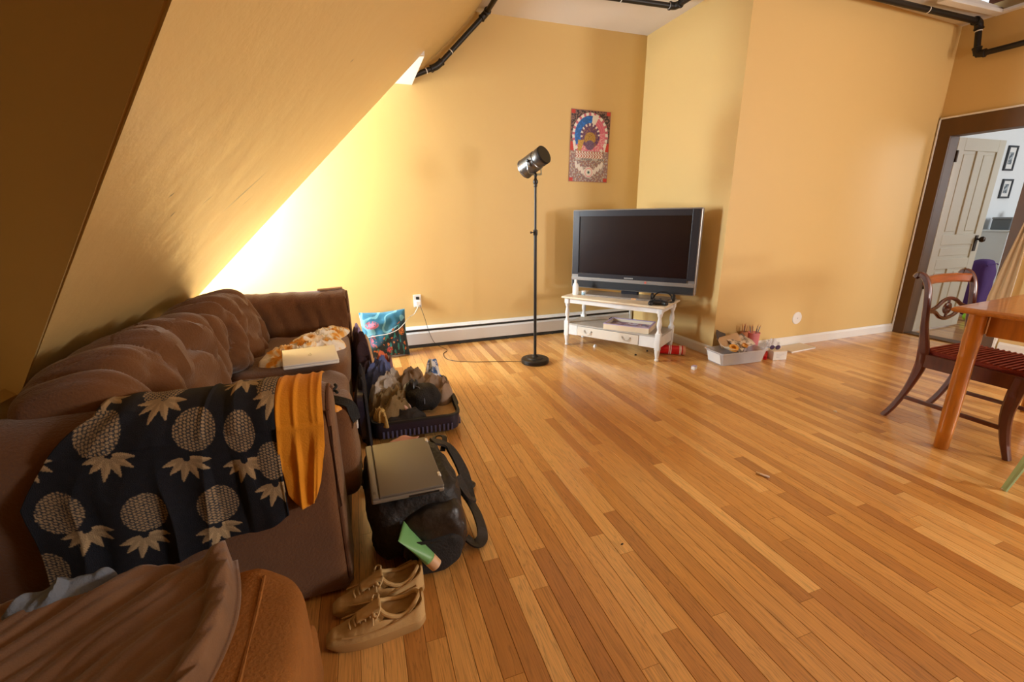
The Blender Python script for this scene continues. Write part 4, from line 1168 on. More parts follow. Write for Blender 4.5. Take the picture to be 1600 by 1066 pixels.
# ------------------------------------------------------------ craft things by the right wall
bn = thing('plastic_bin', 'clear plastic bin full of papers and tapes by the right wall', 'bin', (2.925, 2.70, 0), radians(-3))
M_clr = bpy.data.materials.new('clear_plastic'); M_clr.use_nodes = True
nt = M_clr.node_tree; pb = nt.nodes['Principled BSDF']; pb.inputs['Base Color'].default_value = (0.80, 0.78, 0.80, 1); pb.inputs['Roughness'].default_value = 0.25
tr = nt.nodes.new('ShaderNodeBsdfTransparent'); mx = nt.nodes.new('ShaderNodeMixShader'); mx.inputs[0].default_value = 0.42
nt.links.new(tr.outputs[0], mx.inputs[1]); nt.links.new(pb.outputs[0], mx.inputs[2]); nt.links.new(mx.outputs[0], nt.nodes['Material Output'].inputs[0])
def binshape(hx, hy, tx, ty_, z0, z1, th):
    bm = bmesh.new()
    def ring(a, b, z, r=0.02):
        out = []
        for cx, cy, s0 in ((a - r, b - r, 0), (-a + r, b - r, 1), (-a + r, -b + r, 2), (a - r, -b + r, 3)):
            for k in range(4):
                t = (s0 + k / 3) * pi / 2; out.append(bm.verts.new((cx + r * cos(t), cy + r * sin(t), z)))
        return out
    R = [ring(hx, hy, z0), ring(tx, ty_, z1), ring(tx + 0.010, ty_ + 0.010, z1), ring(tx + 0.010, ty_ + 0.010, z1 + 0.006), ring(tx - th, ty_ - th, z1 + 0.006), ring(hx - th, hy - th, z0 + th)]
    for A, B in zip(R, R[1:]):
        for k in range(16): bm.faces.new((A[k], A[(k + 1) % 16], B[(k + 1) % 16], B[k]))
    bm.faces.new(list(reversed(R[0]))); bm.faces.new(R[-1]); return bm
bm_obj('tub', binshape(0.20, 0.088, 0.225, 0.105, 0.002, 0.105, 0.003), M_clr, bn)
bm = bmesh.new(); box(bm, (-0.2165, 0, 0.055), (0.003, 0.15, 0.085), 0.001, rot=Matrix.Rotation(radians(-13), 3, 'Y')); bm_obj('end_label', bm, M_wlap, bn)
# contents, each a thing
def paper(name, label, cat, c, sx, sy, rot, m, curl=0.01, seed=1.0, group=None, n=10):
    o = grid_obj(name, n, n, lambda u, v: Vector(((u - 0.5) * sx, (v - 0.5) * sy, curl * (nz(u * 2.2 + seed, v * 2.2, seed) + (2 * u - 1) ** 2 * 0.6))), m, thick=0.0012, loc=c, rot=rot)
    return tag(o, label, cat, group)
M_news = ramp_mat('newsprint', [(0.38, srgb(120, 108, 98)), (0.56, srgb(222, 206, 186))], 0.8, 30, 2, 0.1)
M_kraft = mat('kraft_paper', srgb(206, 172, 132), 0.8, vary=0.1)
M_dkgr = mat('dark_grey_card', srgb(84, 76, 72), 0.8)
paper('newspaper', 'folded newspaper sheet lying over the back of the plastic bin', 'paper', (3.01, 2.75, 0.142), 0.20, 0.15, (radians(24), radians(-6), 0.1), M_news, 0.02, 2)
paper('kraft_sheet', 'tan paper sheet with a red mark leaning at the back of the bin', 'paper', (2.93, 2.79, 0.155), 0.25, 0.10, (radians(52), radians(-5), 0.12), M_kraft, 0.012, 5)
paper('grey_card', 'dark grey card standing at the left back corner of the bin', 'card', (2.86, 2.815, 0.185), 0.13, 0.10, (radians(62), radians(22), 0.1), M_dkgr, 0.01, 8)
paper('note_sheet', 'crumpled cream sheet at the left end inside the plastic bin', 'paper', (2.86, 2.69, 0.116), 0.15, 0.14, (radians(8), radians(10), 0.4), M_crm, 0.03, 3)
def tape(label, c, r, col, rot):
    bm = bmesh.new(); n = 22
    lathe(bm, [(r * 0.62, 0), (r, 0), (r, 0.022), (r * 0.62, 0.022), (r * 0.62, 0.0)], n)
    o = bm_obj('tape_roll', bm, mat('tape', col, 0.4), smooth=True, loc=c, rot=rot)
    return tag(o, label, 'tape roll')
tape('orange tape roll lying in the front left of the plastic bin', (2.845, 2.655, 0.128), 0.036, srgb(232, 160, 60), (radians(25), radians(-8), 0))
tape('small amber tape roll on the papers in the middle of the bin', (2.995, 2.685, 0.125), 0.024, srgb(206, 132, 40), (radians(15), radians(12), 0))
o = lump('grey_cloth', (2.92, 2.70, 0.095), 0.085, 0.05, 0.042, 0.3, mat('grey_felt', srgb(112, 102, 92), 0.9, vary=0.3, vscale=30), 6.0, folds=0.9)
tag(o, 'bunched grey cloth in the middle of the plastic bin', 'cloth')
o = lump('dark_cloth', (3.03, 2.685, 0.014), 0.10, 0.05, 0.055, 0.1, mat('dark_felt', srgb(70, 62, 60), 0.9), 9.0, folds=0.8)
tag(o, 'dark cloth seen through the front side of the bin', 'cloth')
bm = bmesh.new(); bmesh.ops.create_uvsphere(bm, u_segments=16, v_segments=10, radius=0.019)
tag(bm_obj('ball', bm, mat('yellow_green', srgb(206, 214, 70), 0.5), smooth=True, loc=(2.822, 2.655, 0.026)), 'small yellow-green ball in the left corner of the bin', 'ball')
# pencil cups
pc = thing('pencil_cup', 'pink pencil cup holding pencils behind the plastic bin', 'cup', (3.235, 2.822, 0.0), 0)
M_pinkc = mat('pink_plastic', srgb(232, 140, 146), 0.45)
bm = bmesh.new(); lathe(bm, [(0.040, 0), (0.042, 0.003), (0.050, 0.185), (0.048, 0.185), (0.040, 0.006), (0.01, 0.006)], 28); bm_obj('body', bm, M_pinkc, pc, True)
bm = bmesh.new(); lathe(bm, [(0.050, 0.181), (0.0525, 0.182), (0.0525, 0.190), (0.049, 0.191), (0.0475, 0.186)], 28); bm_obj('rim', bm, M_pinkc, pc, True)
M_lead = mat('pencil_tip', srgb(206, 160, 110), 0.6)
pcols = [srgb(150, 130, 170), srgb(96, 90, 130), srgb(120, 150, 180), srgb(186, 140, 90), srgb(90, 80, 90), srgb(150, 168, 190)]
rp = random.Random(4)
def pencil(label, cat, base, tip, col, group, r=0.0042):
    t = thing('pencil', label, cat, base, 0, group)
    d = Vector(tip) - Vector(base); L = d.length; mm = d.to_track_quat('Z', 'Y').to_matrix().to_4x4()
    bm = bmesh.new(); lathe(bm, [(r, 0), (r, L - 0.018)], 6, mm); bm_obj('barrel', bm, mat('pencil_lacquer', col, 0.4), t)
    bm = bmesh.new(); lathe(bm, [(r, L - 0.018), (0.0008, L)], 6, mm); bm_obj('tip', bm, M_lead, t)
pnames = ['mauve', 'indigo', 'steel blue', 'ochre', 'charcoal', 'pale blue']
for k in range(6):
    a = 2 * pi * k / 6 + 0.3
    bx, by = 3.235 + 0.012 * cos(a + 2.4), 2.822 + 0.012 * sin(a + 2.4)
    pencil(pnames[k] + ' coloured pencil standing in the pink pencil cup', 'pencil', (bx, by, 0.010), (3.240 + 0.050 * cos(a), 2.822 + 0.036 * sin(a), 0.250 + 0.025 * rp.random()), pcols[k], 'pencils in the pink cup')
wc = thing('wooden_cup', 'tan cylindrical cup of pencils left of the pink cup', 'cup', (3.135, 2.833, 0), 0)
bm = bmesh.new(); lathe(bm, [(0.028, 0), (0.030, 0.002), (0.031, 0.205), (0.029, 0.205), (0.027, 0.006), (0.01, 0.006)], 24); bm_obj('body', bm, mat('tan_card', srgb(198, 128, 88), 0.6), wc, True)
for k in range(4):
    a = 2 * pi * k / 4 + 0.7
    pencil(['rust', 'amber', 'dark brown', 'straw'][k] + ' coloured pencil standing in the tan cup', 'pencil', (3.135 + 0.010 * cos(a + 2), 2.833 + 0.010 * sin(a + 2), 0.010), (3.135 + 0.024 * cos(a), 2.833 + 0.018 * sin(a), 0.262 + 0.02 * rp.random()), [srgb(170, 104, 60), srgb(196, 140, 84), srgb(120, 76, 60), srgb(210, 160, 96)][k], 'pencils in the tan cup')
wb = thing('small_white_box', 'small white card box on the floor right of the plastic bin', 'box', (3.30, 2.625, 0), radians(-12))
bm = bmesh.new(); boxmm(bm, -0.062, 0.062, -0.045, 0.045, 0, 0.075, 0.002); bm_obj('body', bm, M_wlap, wb)
bm = bmesh.new(); boxmm(bm, -0.063, 0.063, -0.046, 0.046, 0.0745, 0.079, 0.001); bm_obj('lid', bm, M_crm, wb)
bm = bmesh.new()
for r_ in range(3): boxmm(bm, -0.035, 0.035 - 0.02 * r_, -0.0458, -0.0448, 0.05 - r_ * 0.012, 0.053 - r_ * 0.012)
bm_obj('print', bm, mat('grey_print', (0.55, 0.55, 0.55), 0.6), wb)
sg_ = thing('sunglasses', 'dark sunglasses lying on the lid of the small white box', 'sunglasses', (3.285, 2.635, 0.0795), radians(-20))
for s_ in (1, -1):
    bm = bmesh.new(); lathe(bm, [(0.001, -0.002), (0.019, -0.001), (0.021, 0.001), (0.019, 0.003), (0.001, 0.003)], 18, frame_mtx((s_ * 0.024, 0, 0.018), (s_ * 0.024, 0.1, 0.03))); bm_obj('lens', bm, mat('lens_purple', srgb(70, 48, 84), 0.15), sg_, True)
    bm = bmesh.new(); tube(bm, [(s_ * 0.045, 0, 0.022), (s_ * 0.048, 0.03, 0.014), (s_ * 0.04, 0.055, 0.004)], 0.0018, 6, 4); bm_obj('temple', bm, M_black, sg_, True)
bm = bmesh.new(); tube(bm, [(-0.006, 0, 0.024), (0, 0, 0.027), (0.006, 0, 0.024)], 0.0018, 6, 4); bm_obj('bridge', bm, M_black, sg_, True)
rdp = thing('red_clip', 'bright red plastic stapler between the bin and the white box', 'stapler', (3.215, 2.655, 0), radians(35))
bm = bmesh.new(); box(bm, (0, 0, 0.008), (0.09, 0.028, 0.014), 0.004); bm_obj('base', bm, M_red, rdp)
bm = bmesh.new(); box(bm, (0.004, 0, 0.035), (0.095, 0.026, 0.020), 0.006, rot=Matrix.Rotation(radians(-16), 3, 'Y')); bm_obj('arm', bm, M_red, rdp)
bm = bmesh.new(); box(bm, (0, -0.0002, 0.024), (0.07, 0.018, 0.012), 0.003, rot=Matrix.Rotation(radians(-8), 3, 'Y')); bm_obj('spring', bm, mat('orange_red', srgb(240, 90, 60), 0.4), rdp)
o = lump('plastic_bag', (3.46, 2.80, 0), 0.10, 0.055, 0.085, 0.1, M_clr, 14.0, folds=1.2, fs=14)
tag(o, 'crumpled clear plastic bag against the right baseboard', 'bag')
o = lump('black_scrap', (3.405, 2.675, 0), 0.05, 0.028, 0.034, 0.3, M_blackcl, 4.0, folds=1.0)
tag(o, 'black crumpled scrap between the white box and the paper pad', 'scrap')
pd_ = thing('paper_pad', 'white paper pad lying on the floor along the right baseboard', 'paper pad', (3.72, 2.775, 0), radians(4))
bm = bmesh.new(); boxmm(bm, -0.16, 0.16, -0.075, 0.075, 0.0, 0.010, 0.001); bm_obj('pages', bm, M_wlap, pd_)
bm = bmesh.new(); boxmm(bm, -0.161, 0.161, -0.076, 0.076, 0.010, 0.012); bm_obj('top_sheet', bm, M_crm, pd_, rot=(0, radians(-0.7), 0), loc=(0, 0, 0.002))
wp = thing('cable_plate', 'round white blank plate low on the right wall', 'wall plate', (3.805, YR, 0.258), 0)
bm = bmesh.new(); lathe(bm, [(0.058, 0), (0.058, 0.002), (0.054, 0.006), (0.01, 0.008)], 32, frame_mtx((0, 0, 0), (0, -1, 0))); bm_obj('plate', bm, M_white, wp, True)
bm = bmesh.new(); lathe(bm, [(0.005, 0.007), (0.005, 0.0095)], 10, frame_mtx((0, 0, 0), (0, -1, 0))); bm_obj('screw', bm, M_alu, wp, True)
# loose bits on the floor
wcu = thing('dice_box', 'tiny white box on the floor left of the plastic bin', 'box', (2.462, 2.655, 0), 0.4)
bm = bmesh.new(); boxmm(bm, -0.021, 0.021, -0.016, 0.016, 0, 0.026, 0.003); bm_obj('body', bm, M_wlap, wcu)
bm = bmesh.new(); boxmm(bm, -0.0215, 0.0215, -0.0165, 0.0165, 0.026, 0.030, 0.001); bm_obj('lid', bm, M_lav, wcu)
def bit(name, label, cat, c, s, col, rot=0.0, seed=1.0):
    o = lump(name, c, s[0], s[1], s[2], rot, mat(name + '_m', col, 0.7), seed, folds=0.8, n=20, rings=6)
    return tag(o, label, cat)
bit('paper_wad', 'tiny white paper wad under the front of the coffee table', 'paper', (2.035, 3.49, 0), (0.018, 0.014, 0.022), (0.8, 0.8, 0.8), 0, 3)
bit('lint', 'dark speck of lint on the floor before the coffee table drawer', 'lint', (2.245, 3.14, 0), (0.017, 0.008, 0.009), (0.03, 0.02, 0.02), 0.4, 6)
bit('dark_crumb', 'dark crumb on the floor under the drawer handle', 'crumb', (2.41, 3.20, 0), (0.014, 0.009, 0.010), (0.05, 0.03, 0.02), 1.4, 9)
bit('plaster_crumb', 'small pale crumb on the floor between the bin and the mahogany chair', 'crumb', (2.728, 1.709, 0), (0.014, 0.011, 0.005), (0.7, 0.55, 0.4), 1.0, 4)
bit('floor_speck', 'dark speck on the bare floor right of the backpack', 'speck', (0.835, 1.17, 0), (0.006, 0.004, 0.003), (0.03, 0.015, 0.01), 0.3, 8)
bit('bottle_cap', 'small silvery cap on the floor under the mahogany chair', 'cap', (3.338, 1.42, 0), (0.014, 0.012, 0.012), (0.6, 0.68, 0.66), 0.2, 5)
M_cig = mat('cigarette_paper', srgb(232, 214, 206), 0.7)
ci = thing('cigarette_butt', 'short white cigarette lying on the bare floor in mid room', 'cigarette', (1.712, 1.325, 0.0055), atan2(-0.06, 0.03))
bm = bmesh.new(); lathe(bm, [(0.0048, 0), (0.0052, 0.001), (0.0052, 0.052), (0.0045, 0.053)], 12, Matrix.Translation((-0.03, 0, 0)) @ Matrix.Rotation(pi / 2, 4, 'Y')); bm_obj('paper_tube', bm, M_cig, ci, True)
bm = bmesh.new(); lathe(bm, [(0.0055, 0), (0.0055, 0.018)], 12, Matrix.Translation((-0.034, 0, 0)) @ Matrix.Rotation(pi / 2, 4, 'Y')); bm_obj('filter', bm, mat('filter_tan', srgb(224, 196, 150), 0.7), ci, True)

# ------------------------------------------------------------ open suitcase with clothes
su = thing('suitcase', 'open dark navy hard suitcase on the floor in front of the sofa', 'suitcase', (0.235, 2.60, 0), radians(-3))
M_case = mat('navy_polycarbonate', srgb(34, 32, 52), 0.42)
M_zip = mat('black_zip', (0.012, 0.012, 0.014), 0.6)
M_lin = mat('beige_lining', srgb(196, 160, 112), 0.85, bump=0.4, bscale=60, vary=0.15)
def rrect(bm, hx, hy, z, r, n=6):
    out = []
    for cx, cy, s0 in ((hx - r, hy - r, 0), (-hx + r, hy - r, 1), (-hx + r, -hy + r, 2), (hx - r, -hy + r, 3)):
        for k in range(n):
            t = (s0 + k / (n - 1)) * pi / 2; out.append(bm.verts.new((cx + r * cos(t), cy + r * sin(t), z)))
    return out
def loft(bm, rings, cap0=True, cap1=True):
    n = len(rings[0])
    for A, B in zip(rings, rings[1:]):
        for k in range(n): bm.faces.new((A[k], A[(k + 1) % n], B[(k + 1) % n], B[k]))
    if cap0: bm.faces.new(list(reversed(rings[0])))
    if cap1: bm.faces.new(rings[-1])
HX, HY = 0.245, 0.335
def shell():
    bm = bmesh.new()
    loft(bm, [rrect(bm, HX - 0.03, HY - 0.03, 0.012, 0.05), rrect(bm, HX - 0.006, HY - 0.006, 0.03, 0.06), rrect(bm, HX, HY, 0.055, 0.065), rrect(bm, HX, HY, 0.118, 0.065),
              rrect(bm, HX - 0.008, HY - 0.008, 0.118, 0.058), rrect(bm, HX - 0.008, HY - 0.008, 0.05, 0.058), rrect(bm, HX - 0.03, HY - 0.03, 0.03, 0.05)])
    return bm
bm_obj('shell', shell(), M_case, su, True)
M_rib = mat('navy_rib', srgb(74, 76, 108), 0.35)
bm = bmesh.new(); box(bm, (0, 0, 0), (0.011, 0.009, 0.042), 0.003); rib0 = bm_obj('rib', bm, M_rib, su, True, (-0.185, -HY - 0.001, 0.052))
for i in range(1, 41):
    r_ = rib0.copy(); COL.objects.link(r_)
    if i < 17: r_.location = (-0.185 + i * 0.0235, -HY - 0.001, 0.052)
    else: r_.location = (HX + 0.001, -0.27 + (i - 17) * 0.0235, 0.052); r_.rotation_euler = (0, 0, pi / 2)
bm = bmesh.new()
loft(bm, [rrect(bm, HX + 0.003, HY + 0.003, 0.112, 0.066), rrect(bm, HX + 0.003, HY + 0.003, 0.126, 0.066), rrect(bm, HX - 0.012, HY - 0.012, 0.126, 0.055), rrect(bm, HX - 0.012, HY - 0.012, 0.112, 0.055)], False, False)
bm_obj('zip_edge', bm, M_zip, su, True)
bm = bmesh.new(); tube(bm, [(0.252, 0.05, 0.09), (0.263, 0.03, 0.088), (0.263, -0.10, 0.088), (0.252, -0.12, 0.09)], 0.006, 8, 4); bm_obj('carry_handle', bm, M_zip, su, True)
bm = bmesh.new(); loft(bm, [rrect(bm, HX - 0.012, HY - 0.012, 0.06, 0.055), rrect(bm, HX - 0.012, HY - 0.012, 0.085, 0.055)]); bm_obj('lining', bm, M_lin, su, True)
for wy in (-0.26, 0.26):
    bm = bmesh.new(); lathe(bm, [(0.02, 0), (0.024, 0.004), (0.024, 0.014), (0.02, 0.018)], 14, Matrix.Translation((-0.20, wy, 0.024)) @ Matrix.Rotation(pi / 2, 4, 'X')); bm_obj('wheel', bm, M_black, su, True)
# lid half, standing up against the sofa
def lid():
    bm = bmesh.new()
    R = [rrect(bm, 0.11, HY - 0.03, 0.0, 0.05), rrect(bm, 0.135, HY, 0.02, 0.06), rrect(bm, 0.135, HY, 0.05, 0.06), rrect(bm, 0.128, HY - 0.008, 0.05, 0.055), rrect(bm, 0.128, HY - 0.008, 0.02, 0.055)]
    loft(bm, R); return bm
ld = bm_obj('lid', lid(), M_case, su, True, (-0.318, 0.0, 0.155), (0, radians(88), 0))
bm = bmesh.new(); loft(bm, [rrect(bm, 0.126, HY - 0.012, 0.034, 0.05), rrect(bm, 0.126, HY - 0.012, 0.042, 0.05)]); bm_obj('mesh_lining', bm, M_blackcl, ld)
# the clothes, each on its own
def garment(label, c, rx, ry, h, rot, m, seed, name='garment', **k):
    o = lump(name, c, rx, ry, h, rot, m, seed, **k); return tag(o, label, 'clothing')
M_khaki = mat('khaki_cotton', srgb(128, 106, 70), 0.9, bump=0.3, bscale=120, vary=0.12)
M_lgrey = mat('light_grey_jersey', srgb(176, 168, 160), 0.9, bump=0.3, bscale=120, vary=0.1)
M_taupe = mat('taupe_cotton', srgb(134, 112, 90), 0.9, bump=0.3, bscale=120, vary=0.1)
M_denim = mat('denim', srgb(92, 106, 160), 0.9, bump=0.3, bscale=150, vary=0.25, vscale=12)
M_dpur = mat('dark_plum', srgb(52, 30, 40), 0.85, bump=0.3, bscale=120, vary=0.2)
M_coral = mat('coral_cotton', srgb(222, 122, 84), 0.85, bump=0.3, bscale=120, vary=0.1)
M_lilac = mat('lilac_satin', srgb(150, 136, 190), 0.5, vary=0.2)
M_sand = mat('sand_cord', srgb(190, 156, 92), 0.9, bump=0.4, bscale=90)
M_bluew = mat('pale_blue_cotton', srgb(190, 200, 216), 0.85, bump=0.2)
garment('khaki shirt heaped at the left front of the suitcase', (0.09, 2.455, 0.085), 0.13, 0.15, 0.14, 0.2, M_khaki, 21, folds=0.9, fs=12)
garment('black trousers folded along the front edge of the suitcase', (0.135, 2.335, 0.086), 0.13, 0.055, 0.07, 0.05, mat('charcoal_cotton', srgb(40, 36, 34), 0.9, bump=0.3), 22, folds=0.7)
garment('pale grey shirt draped over the left middle of the suitcase', (0.09, 2.60, 0.165), 0.085, 0.17, 0.115, -0.5, M_lgrey, 23, folds=0.9, fs=13, ang=1.2)
garment('taupe sweater heaped in the middle of the suitcase', (0.225, 2.66, 0.12), 0.11, 0.16, 0.14, -0.3, M_taupe, 24, folds=0.9, fs=12, ang=1.0)
garment('blue denim jeans bunched at the back left of the suitcase', (0.035, 2.83, 0.12), 0.10, 0.13, 0.17, 0.1, M_denim, 25, folds=0.9, fs=12)
garment('grey-brown jacket at the right back of the suitcase', (0.37, 2.66, 0.086), 0.10, 0.19, 0.135, 0.15, mat('mushroom_twill', srgb(150, 128, 110), 0.9, bump=0.3, vary=0.1), 26, folds=0.7, fs=9)
garment('white and blue striped cloth at the far right corner of the suitcase', (0.40, 2.83, 0.086), 0.065, 0.08, 0.16, 0.1, ramp_mat('blue_white', [(0.44, srgb(70, 110, 176)), (0.52, srgb(224, 228, 234))], 0.8, 22), 27, folds=0.8)
garment('crumpled pale socks in the middle of the suitcase by the black pouch', (0.20, 2.50, 0.19), 0.035, 0.045, 0.045, 0.1, M_bluew, 28, folds=0.8, n=36, rings=14)
garment('cream knit with pink edge hanging in front of the khaki shirt', (0.165, 2.40, 0.14), 0.03, 0.05, 0.05, 0.4, mat('pink_edge', srgb(214, 176, 160), 0.8), 29, folds=0.8, n=36, rings=14)
garment('sand coloured corded belt at the left front corner of the suitcase', (0.025, 2.335, 0.10), 0.035, 0.07, 0.075, 0.3, M_sand, 30, folds=1.1, fs=16, n=44, rings=16)
# black mesh pouch
po = thing('mesh_pouch', 'round black mesh drawstring pouch on top of the suitcase clothes', 'pouch', (0.285, 2.455, 0.10), 0.3)
def pch(d, q): return 0.012 * nz(q.x * 14, q.y * 14, q.z * 14) + 0.007 * (ridge(q.x * 16, q.z * 9, 2.2) - 0.5)
superbox('bag', (0, 0, 0.075), (0.105, 0.095, 0.078), 2.3, 56, 34, pch, M_blackcl, po)
o = lump('gathered_top', (-0.055, 0.03, 0.118), 0.042, 0.04, 0.055, 0.3, mat('black_nylon', (0.02, 0.022, 0.028), 0.35), 3.0, po, folds=1.0, fs=16, n=36, rings=12)
bm = bmesh.new(); tube(bm, [(-0.06, 0.0, 0.155), (-0.04, -0.035, 0.15), (-0.035, -0.08, 0.11), (-0.04, -0.095, 0.07)], 0.003, 6, 5); bm_obj('drawstring', bm, mat('grey_string', srgb(110, 112, 126), 0.6), po, True)
# clothes over the lid
garment('dark plum jacket hanging over the standing suitcase lid', (-0.045, 2.96, 0.16), 0.058, 0.20, 0.30, 0.05, M_dpur, 31, folds=0.45, fs=8)
garment('coral top showing under the plum jacket behind the suitcase', (0.075, 3.05, 0.0), 0.07, 0.08, 0.285, 0.2, M_coral, 32, folds=0.5)
garment('black cardigan hanging down between sofa and suitcase', (-0.055, 2.50, 0.0), 0.032, 0.22, 0.42, 0.02, mat('black_knit', (0.012, 0.010, 0.014), 0.9, bump=0.4), 33, folds=0.25)
garment('lilac satin scarf on top of the plum jacket by the sofa', (-0.06, 3.13, 0.40), 0.028, 0.06, 0.085, 0.1, M_lilac, 34, folds=0.8, n=40, rings=14)
garment('mauve shirt sleeve beside the coral top', (0.14, 3.0, 0.0), 0.06, 0.07, 0.235, 0.6, mat('mauve_cotton', srgb(140, 106, 116), 0.85, vary=0.3), 35, folds=0.8)
garment('brown paper bag standing behind the plum jacket', (-0.01, 3.22, 0.0), 0.045, 0.06, 0.40, 0.1, M_kraft, 36, folds=0.3, edge=0.1)

# ------------------------------------------------------------ backpack
bp_ = thing('backpack', 'stuffed black backpack standing on the floor in front of the sofa', 'backpack', (0.105, 1.60, 0), radians(4))
M_nyl = mat('black_nylon_pack', (0.011, 0.010, 0.010), 0.6, bump=0.5, bscale=50)
M_nyls = mat('black_sheen', (0.016, 0.013, 0.011), 0.38, bump=0.4, bscale=30)
def bpk(d, q):
    v = 0.016 * nz(q.x * 8, q.y * 6, q.z * 8) + 0.016 * (ridge(q.x * 7 + 1, q.z * 6, q.y * 4) - 0.5) + 0.007 * (ridge(q.x * 18, q.z * 15, q.y * 10) - 0.5)
    return v
superbox('body', (-0.005, -0.070, 0.158), (0.165, 0.222, 0.152), 4.5, 80, 50, bpk, M_nyl, bp_)
def pk(d, q): return 0.010 * (ridge(q.x * 9, q.z * 9, 5) - 0.5) + 0.006 * nz(q.x * 16, q.y * 16, q.z * 16)
fp = superbox('front_pocket', (0.035, -0.262, 0.125), (0.115, 0.07, 0.115), 3.6, 60, 40, pk, M_nyls, bp_)
bm = bmesh.new()
arc = [(0.100 * cos(t), -0.050, 0.098 * sin(t) - 0.004) for t in np.linspace(0.1, pi - 0.1, 14)]
tube(bm, arc, 0.005, 6, 2); bm_obj('zip', bm, M_nyls, fp, True)
mp_ = superbox('mesh_pocket', (0.03, -0.310, 0.075), (0.095, 0.035, 0.07), 3.2, 40, 24, pk, M_blackcl, bp_)
bm = bmesh.new(); tube(bm, [(0.086 * cos(t), -0.024 + 0.02 * abs(cos(t)), 0.055 + 0.006 * cos(2 * t)) for t in np.linspace(0, pi, 9)], 0.006, 6, 2); bm_obj('elastic_edge', bm, M_nyl, mp_, True)
# straps
bm = bmesh.new(); sweep(bm, smooth_path([(0.12, 0.09, 0.28), (0.19, 0.10, 0.235), (0.225, 0.01, 0.16), (0.215, -0.10, 0.11), (0.20, -0.16, 0.14), (0.165, -0.12, 0.22)]), strap_prof(0.05, 0.010), Vector((0.3, 0, 1))); bm_obj('shoulder_strap', bm, M_nyl, bp_, True)
bm = bmesh.new(); sweep(bm, smooth_path([(0.17, 0.02, 0.12), (0.20, -0.06, 0.11), (0.225, -0.16, 0.07), (0.222, -0.245, 0.025), (0.185, -0.275, 0.02), (0.155, -0.25, 0.04)]), strap_prof(0.044, 0.006), Vector((0.5, 0, 1))); bm_obj('side_strap', bm, M_nyls, bp_, True)
bm = bmesh.new(); sweep(bm, smooth_path([(0.10, 0.12, 0.20), (0.15, 0.19, 0.24), (0.19, 0.16, 0.25), (0.16, 0.08, 0.23)]), strap_prof(0.022, 0.005), Vector((0.2, 0.3, 1))); bm_obj('grab_loop', bm, M_nyl, bp_, True)
bm = bmesh.new(); sweep(bm, smooth_path([(-0.12, 0.14, 0.10), (-0.11, 0.26, 0.075), (-0.05, 0.36, 0.055), (0.04, 0.34, 0.06), (0.07, 0.22, 0.09), (0.06, 0.14, 0.12)]), strap_prof(0.03, 0.012), Vector((0, 0.3, 1))); bm_obj('top_handle', bm, M_nyl, bp_, True)
bm = bmesh.new(); lathe(bm, [(0.030, -0.012), (0.036, -0.004), (0.036, 0.006), (0.028, 0.012)], 18, Matrix.Translation((-0.150, 0.30, 0.040)) @ Matrix.Rotation(0.5, 4, 'X')); bm_obj('buckle', bm, M_black, bp_, True)
bm = bmesh.new()
for k in range(3): box(bm, (-0.172, 0.15 - k * 0.06, 0.21 - 0.012 * k), (0.014, 0.03, 0.026), 0.004)
bm_obj('compression_clip', bm, M_black, bp_, True)
superbox('flap_tag', (0.262, 0.10, 0.016), (0.045, 0.036, 0.010), 3.0, 20, 12, None, M_nyls, bp_, (0, 0, 0.4))
bm = bmesh.new(); tube(bm, [(0.25, 0.085, 0.027), (0.262, 0.10, 0.029), (0.274, 0.092, 0.027), (0.266, 0.082, 0.027)], 0.002, 6, 4); bm_obj('tag_ring', bm, M_alu, bp_, True)
# laptop on the pack
gl = thing('grey_laptop', 'closed grey laptop lying on top of the black backpack', 'laptop', (0.073, 1.455, 0.316), radians(2))
M_glap = mat('laptop_grey', srgb(112, 108, 102), 0.35, 0.25)
M_glap2 = mat('laptop_grey_light', srgb(136, 130, 120), 0.35, 0.25)
bm = bmesh.new(); box(bm, (0, 0, 0.009), (0.236, 0.335, 0.017), 0.006, 3); bm_obj('base', bm, M_glap2, gl, True)
bm = bmesh.new(); box(bm, (0.012, 0, 0.0225), (0.212, 0.333, 0.010), 0.005, 3); bm_obj('lid', bm, M_glap, gl, True)
bm = bmesh.new(); box(bm, (-0.106, 0, 0.021), (0.022, 0.333, 0.010), 0.004, 2); hb = bm_obj('hinge_bar', bm, M_glap, gl, True)
bm = bmesh.new()
for k in range(2): box(bm, (-0.1085 + k * 0.004, -0.14, 0.0263), (0.0015, 0.012, 0.001))
bm_obj('indicator', bm, M_black, hb)
for yy in (-0.10, 0.14):
    bm = bmesh.new(); box(bm, (0.1135, yy, 0.024), (0.012, 0.024, 0.012), 0.004); bm_obj('latch', bm, M_wlap, gl, True)
bm = bmesh.new(); boxmm(bm, 0.0, 0.10, -0.1688, -0.166, 0.005, 0.012); bm_obj('port_row', bm, M_black, gl)
gl.rotation_euler = (radians(2.5), radians(2.0), radians(2))
paper('pink_paper', 'pink paper corner sticking out behind the grey laptop', 'paper', (0.085, 1.660, 0.322), 0.11, 0.11, (radians(-12), radians(6), 0.75), mat('pink_paper', srgb(196, 150, 150), 0.8), 0.008, 4)
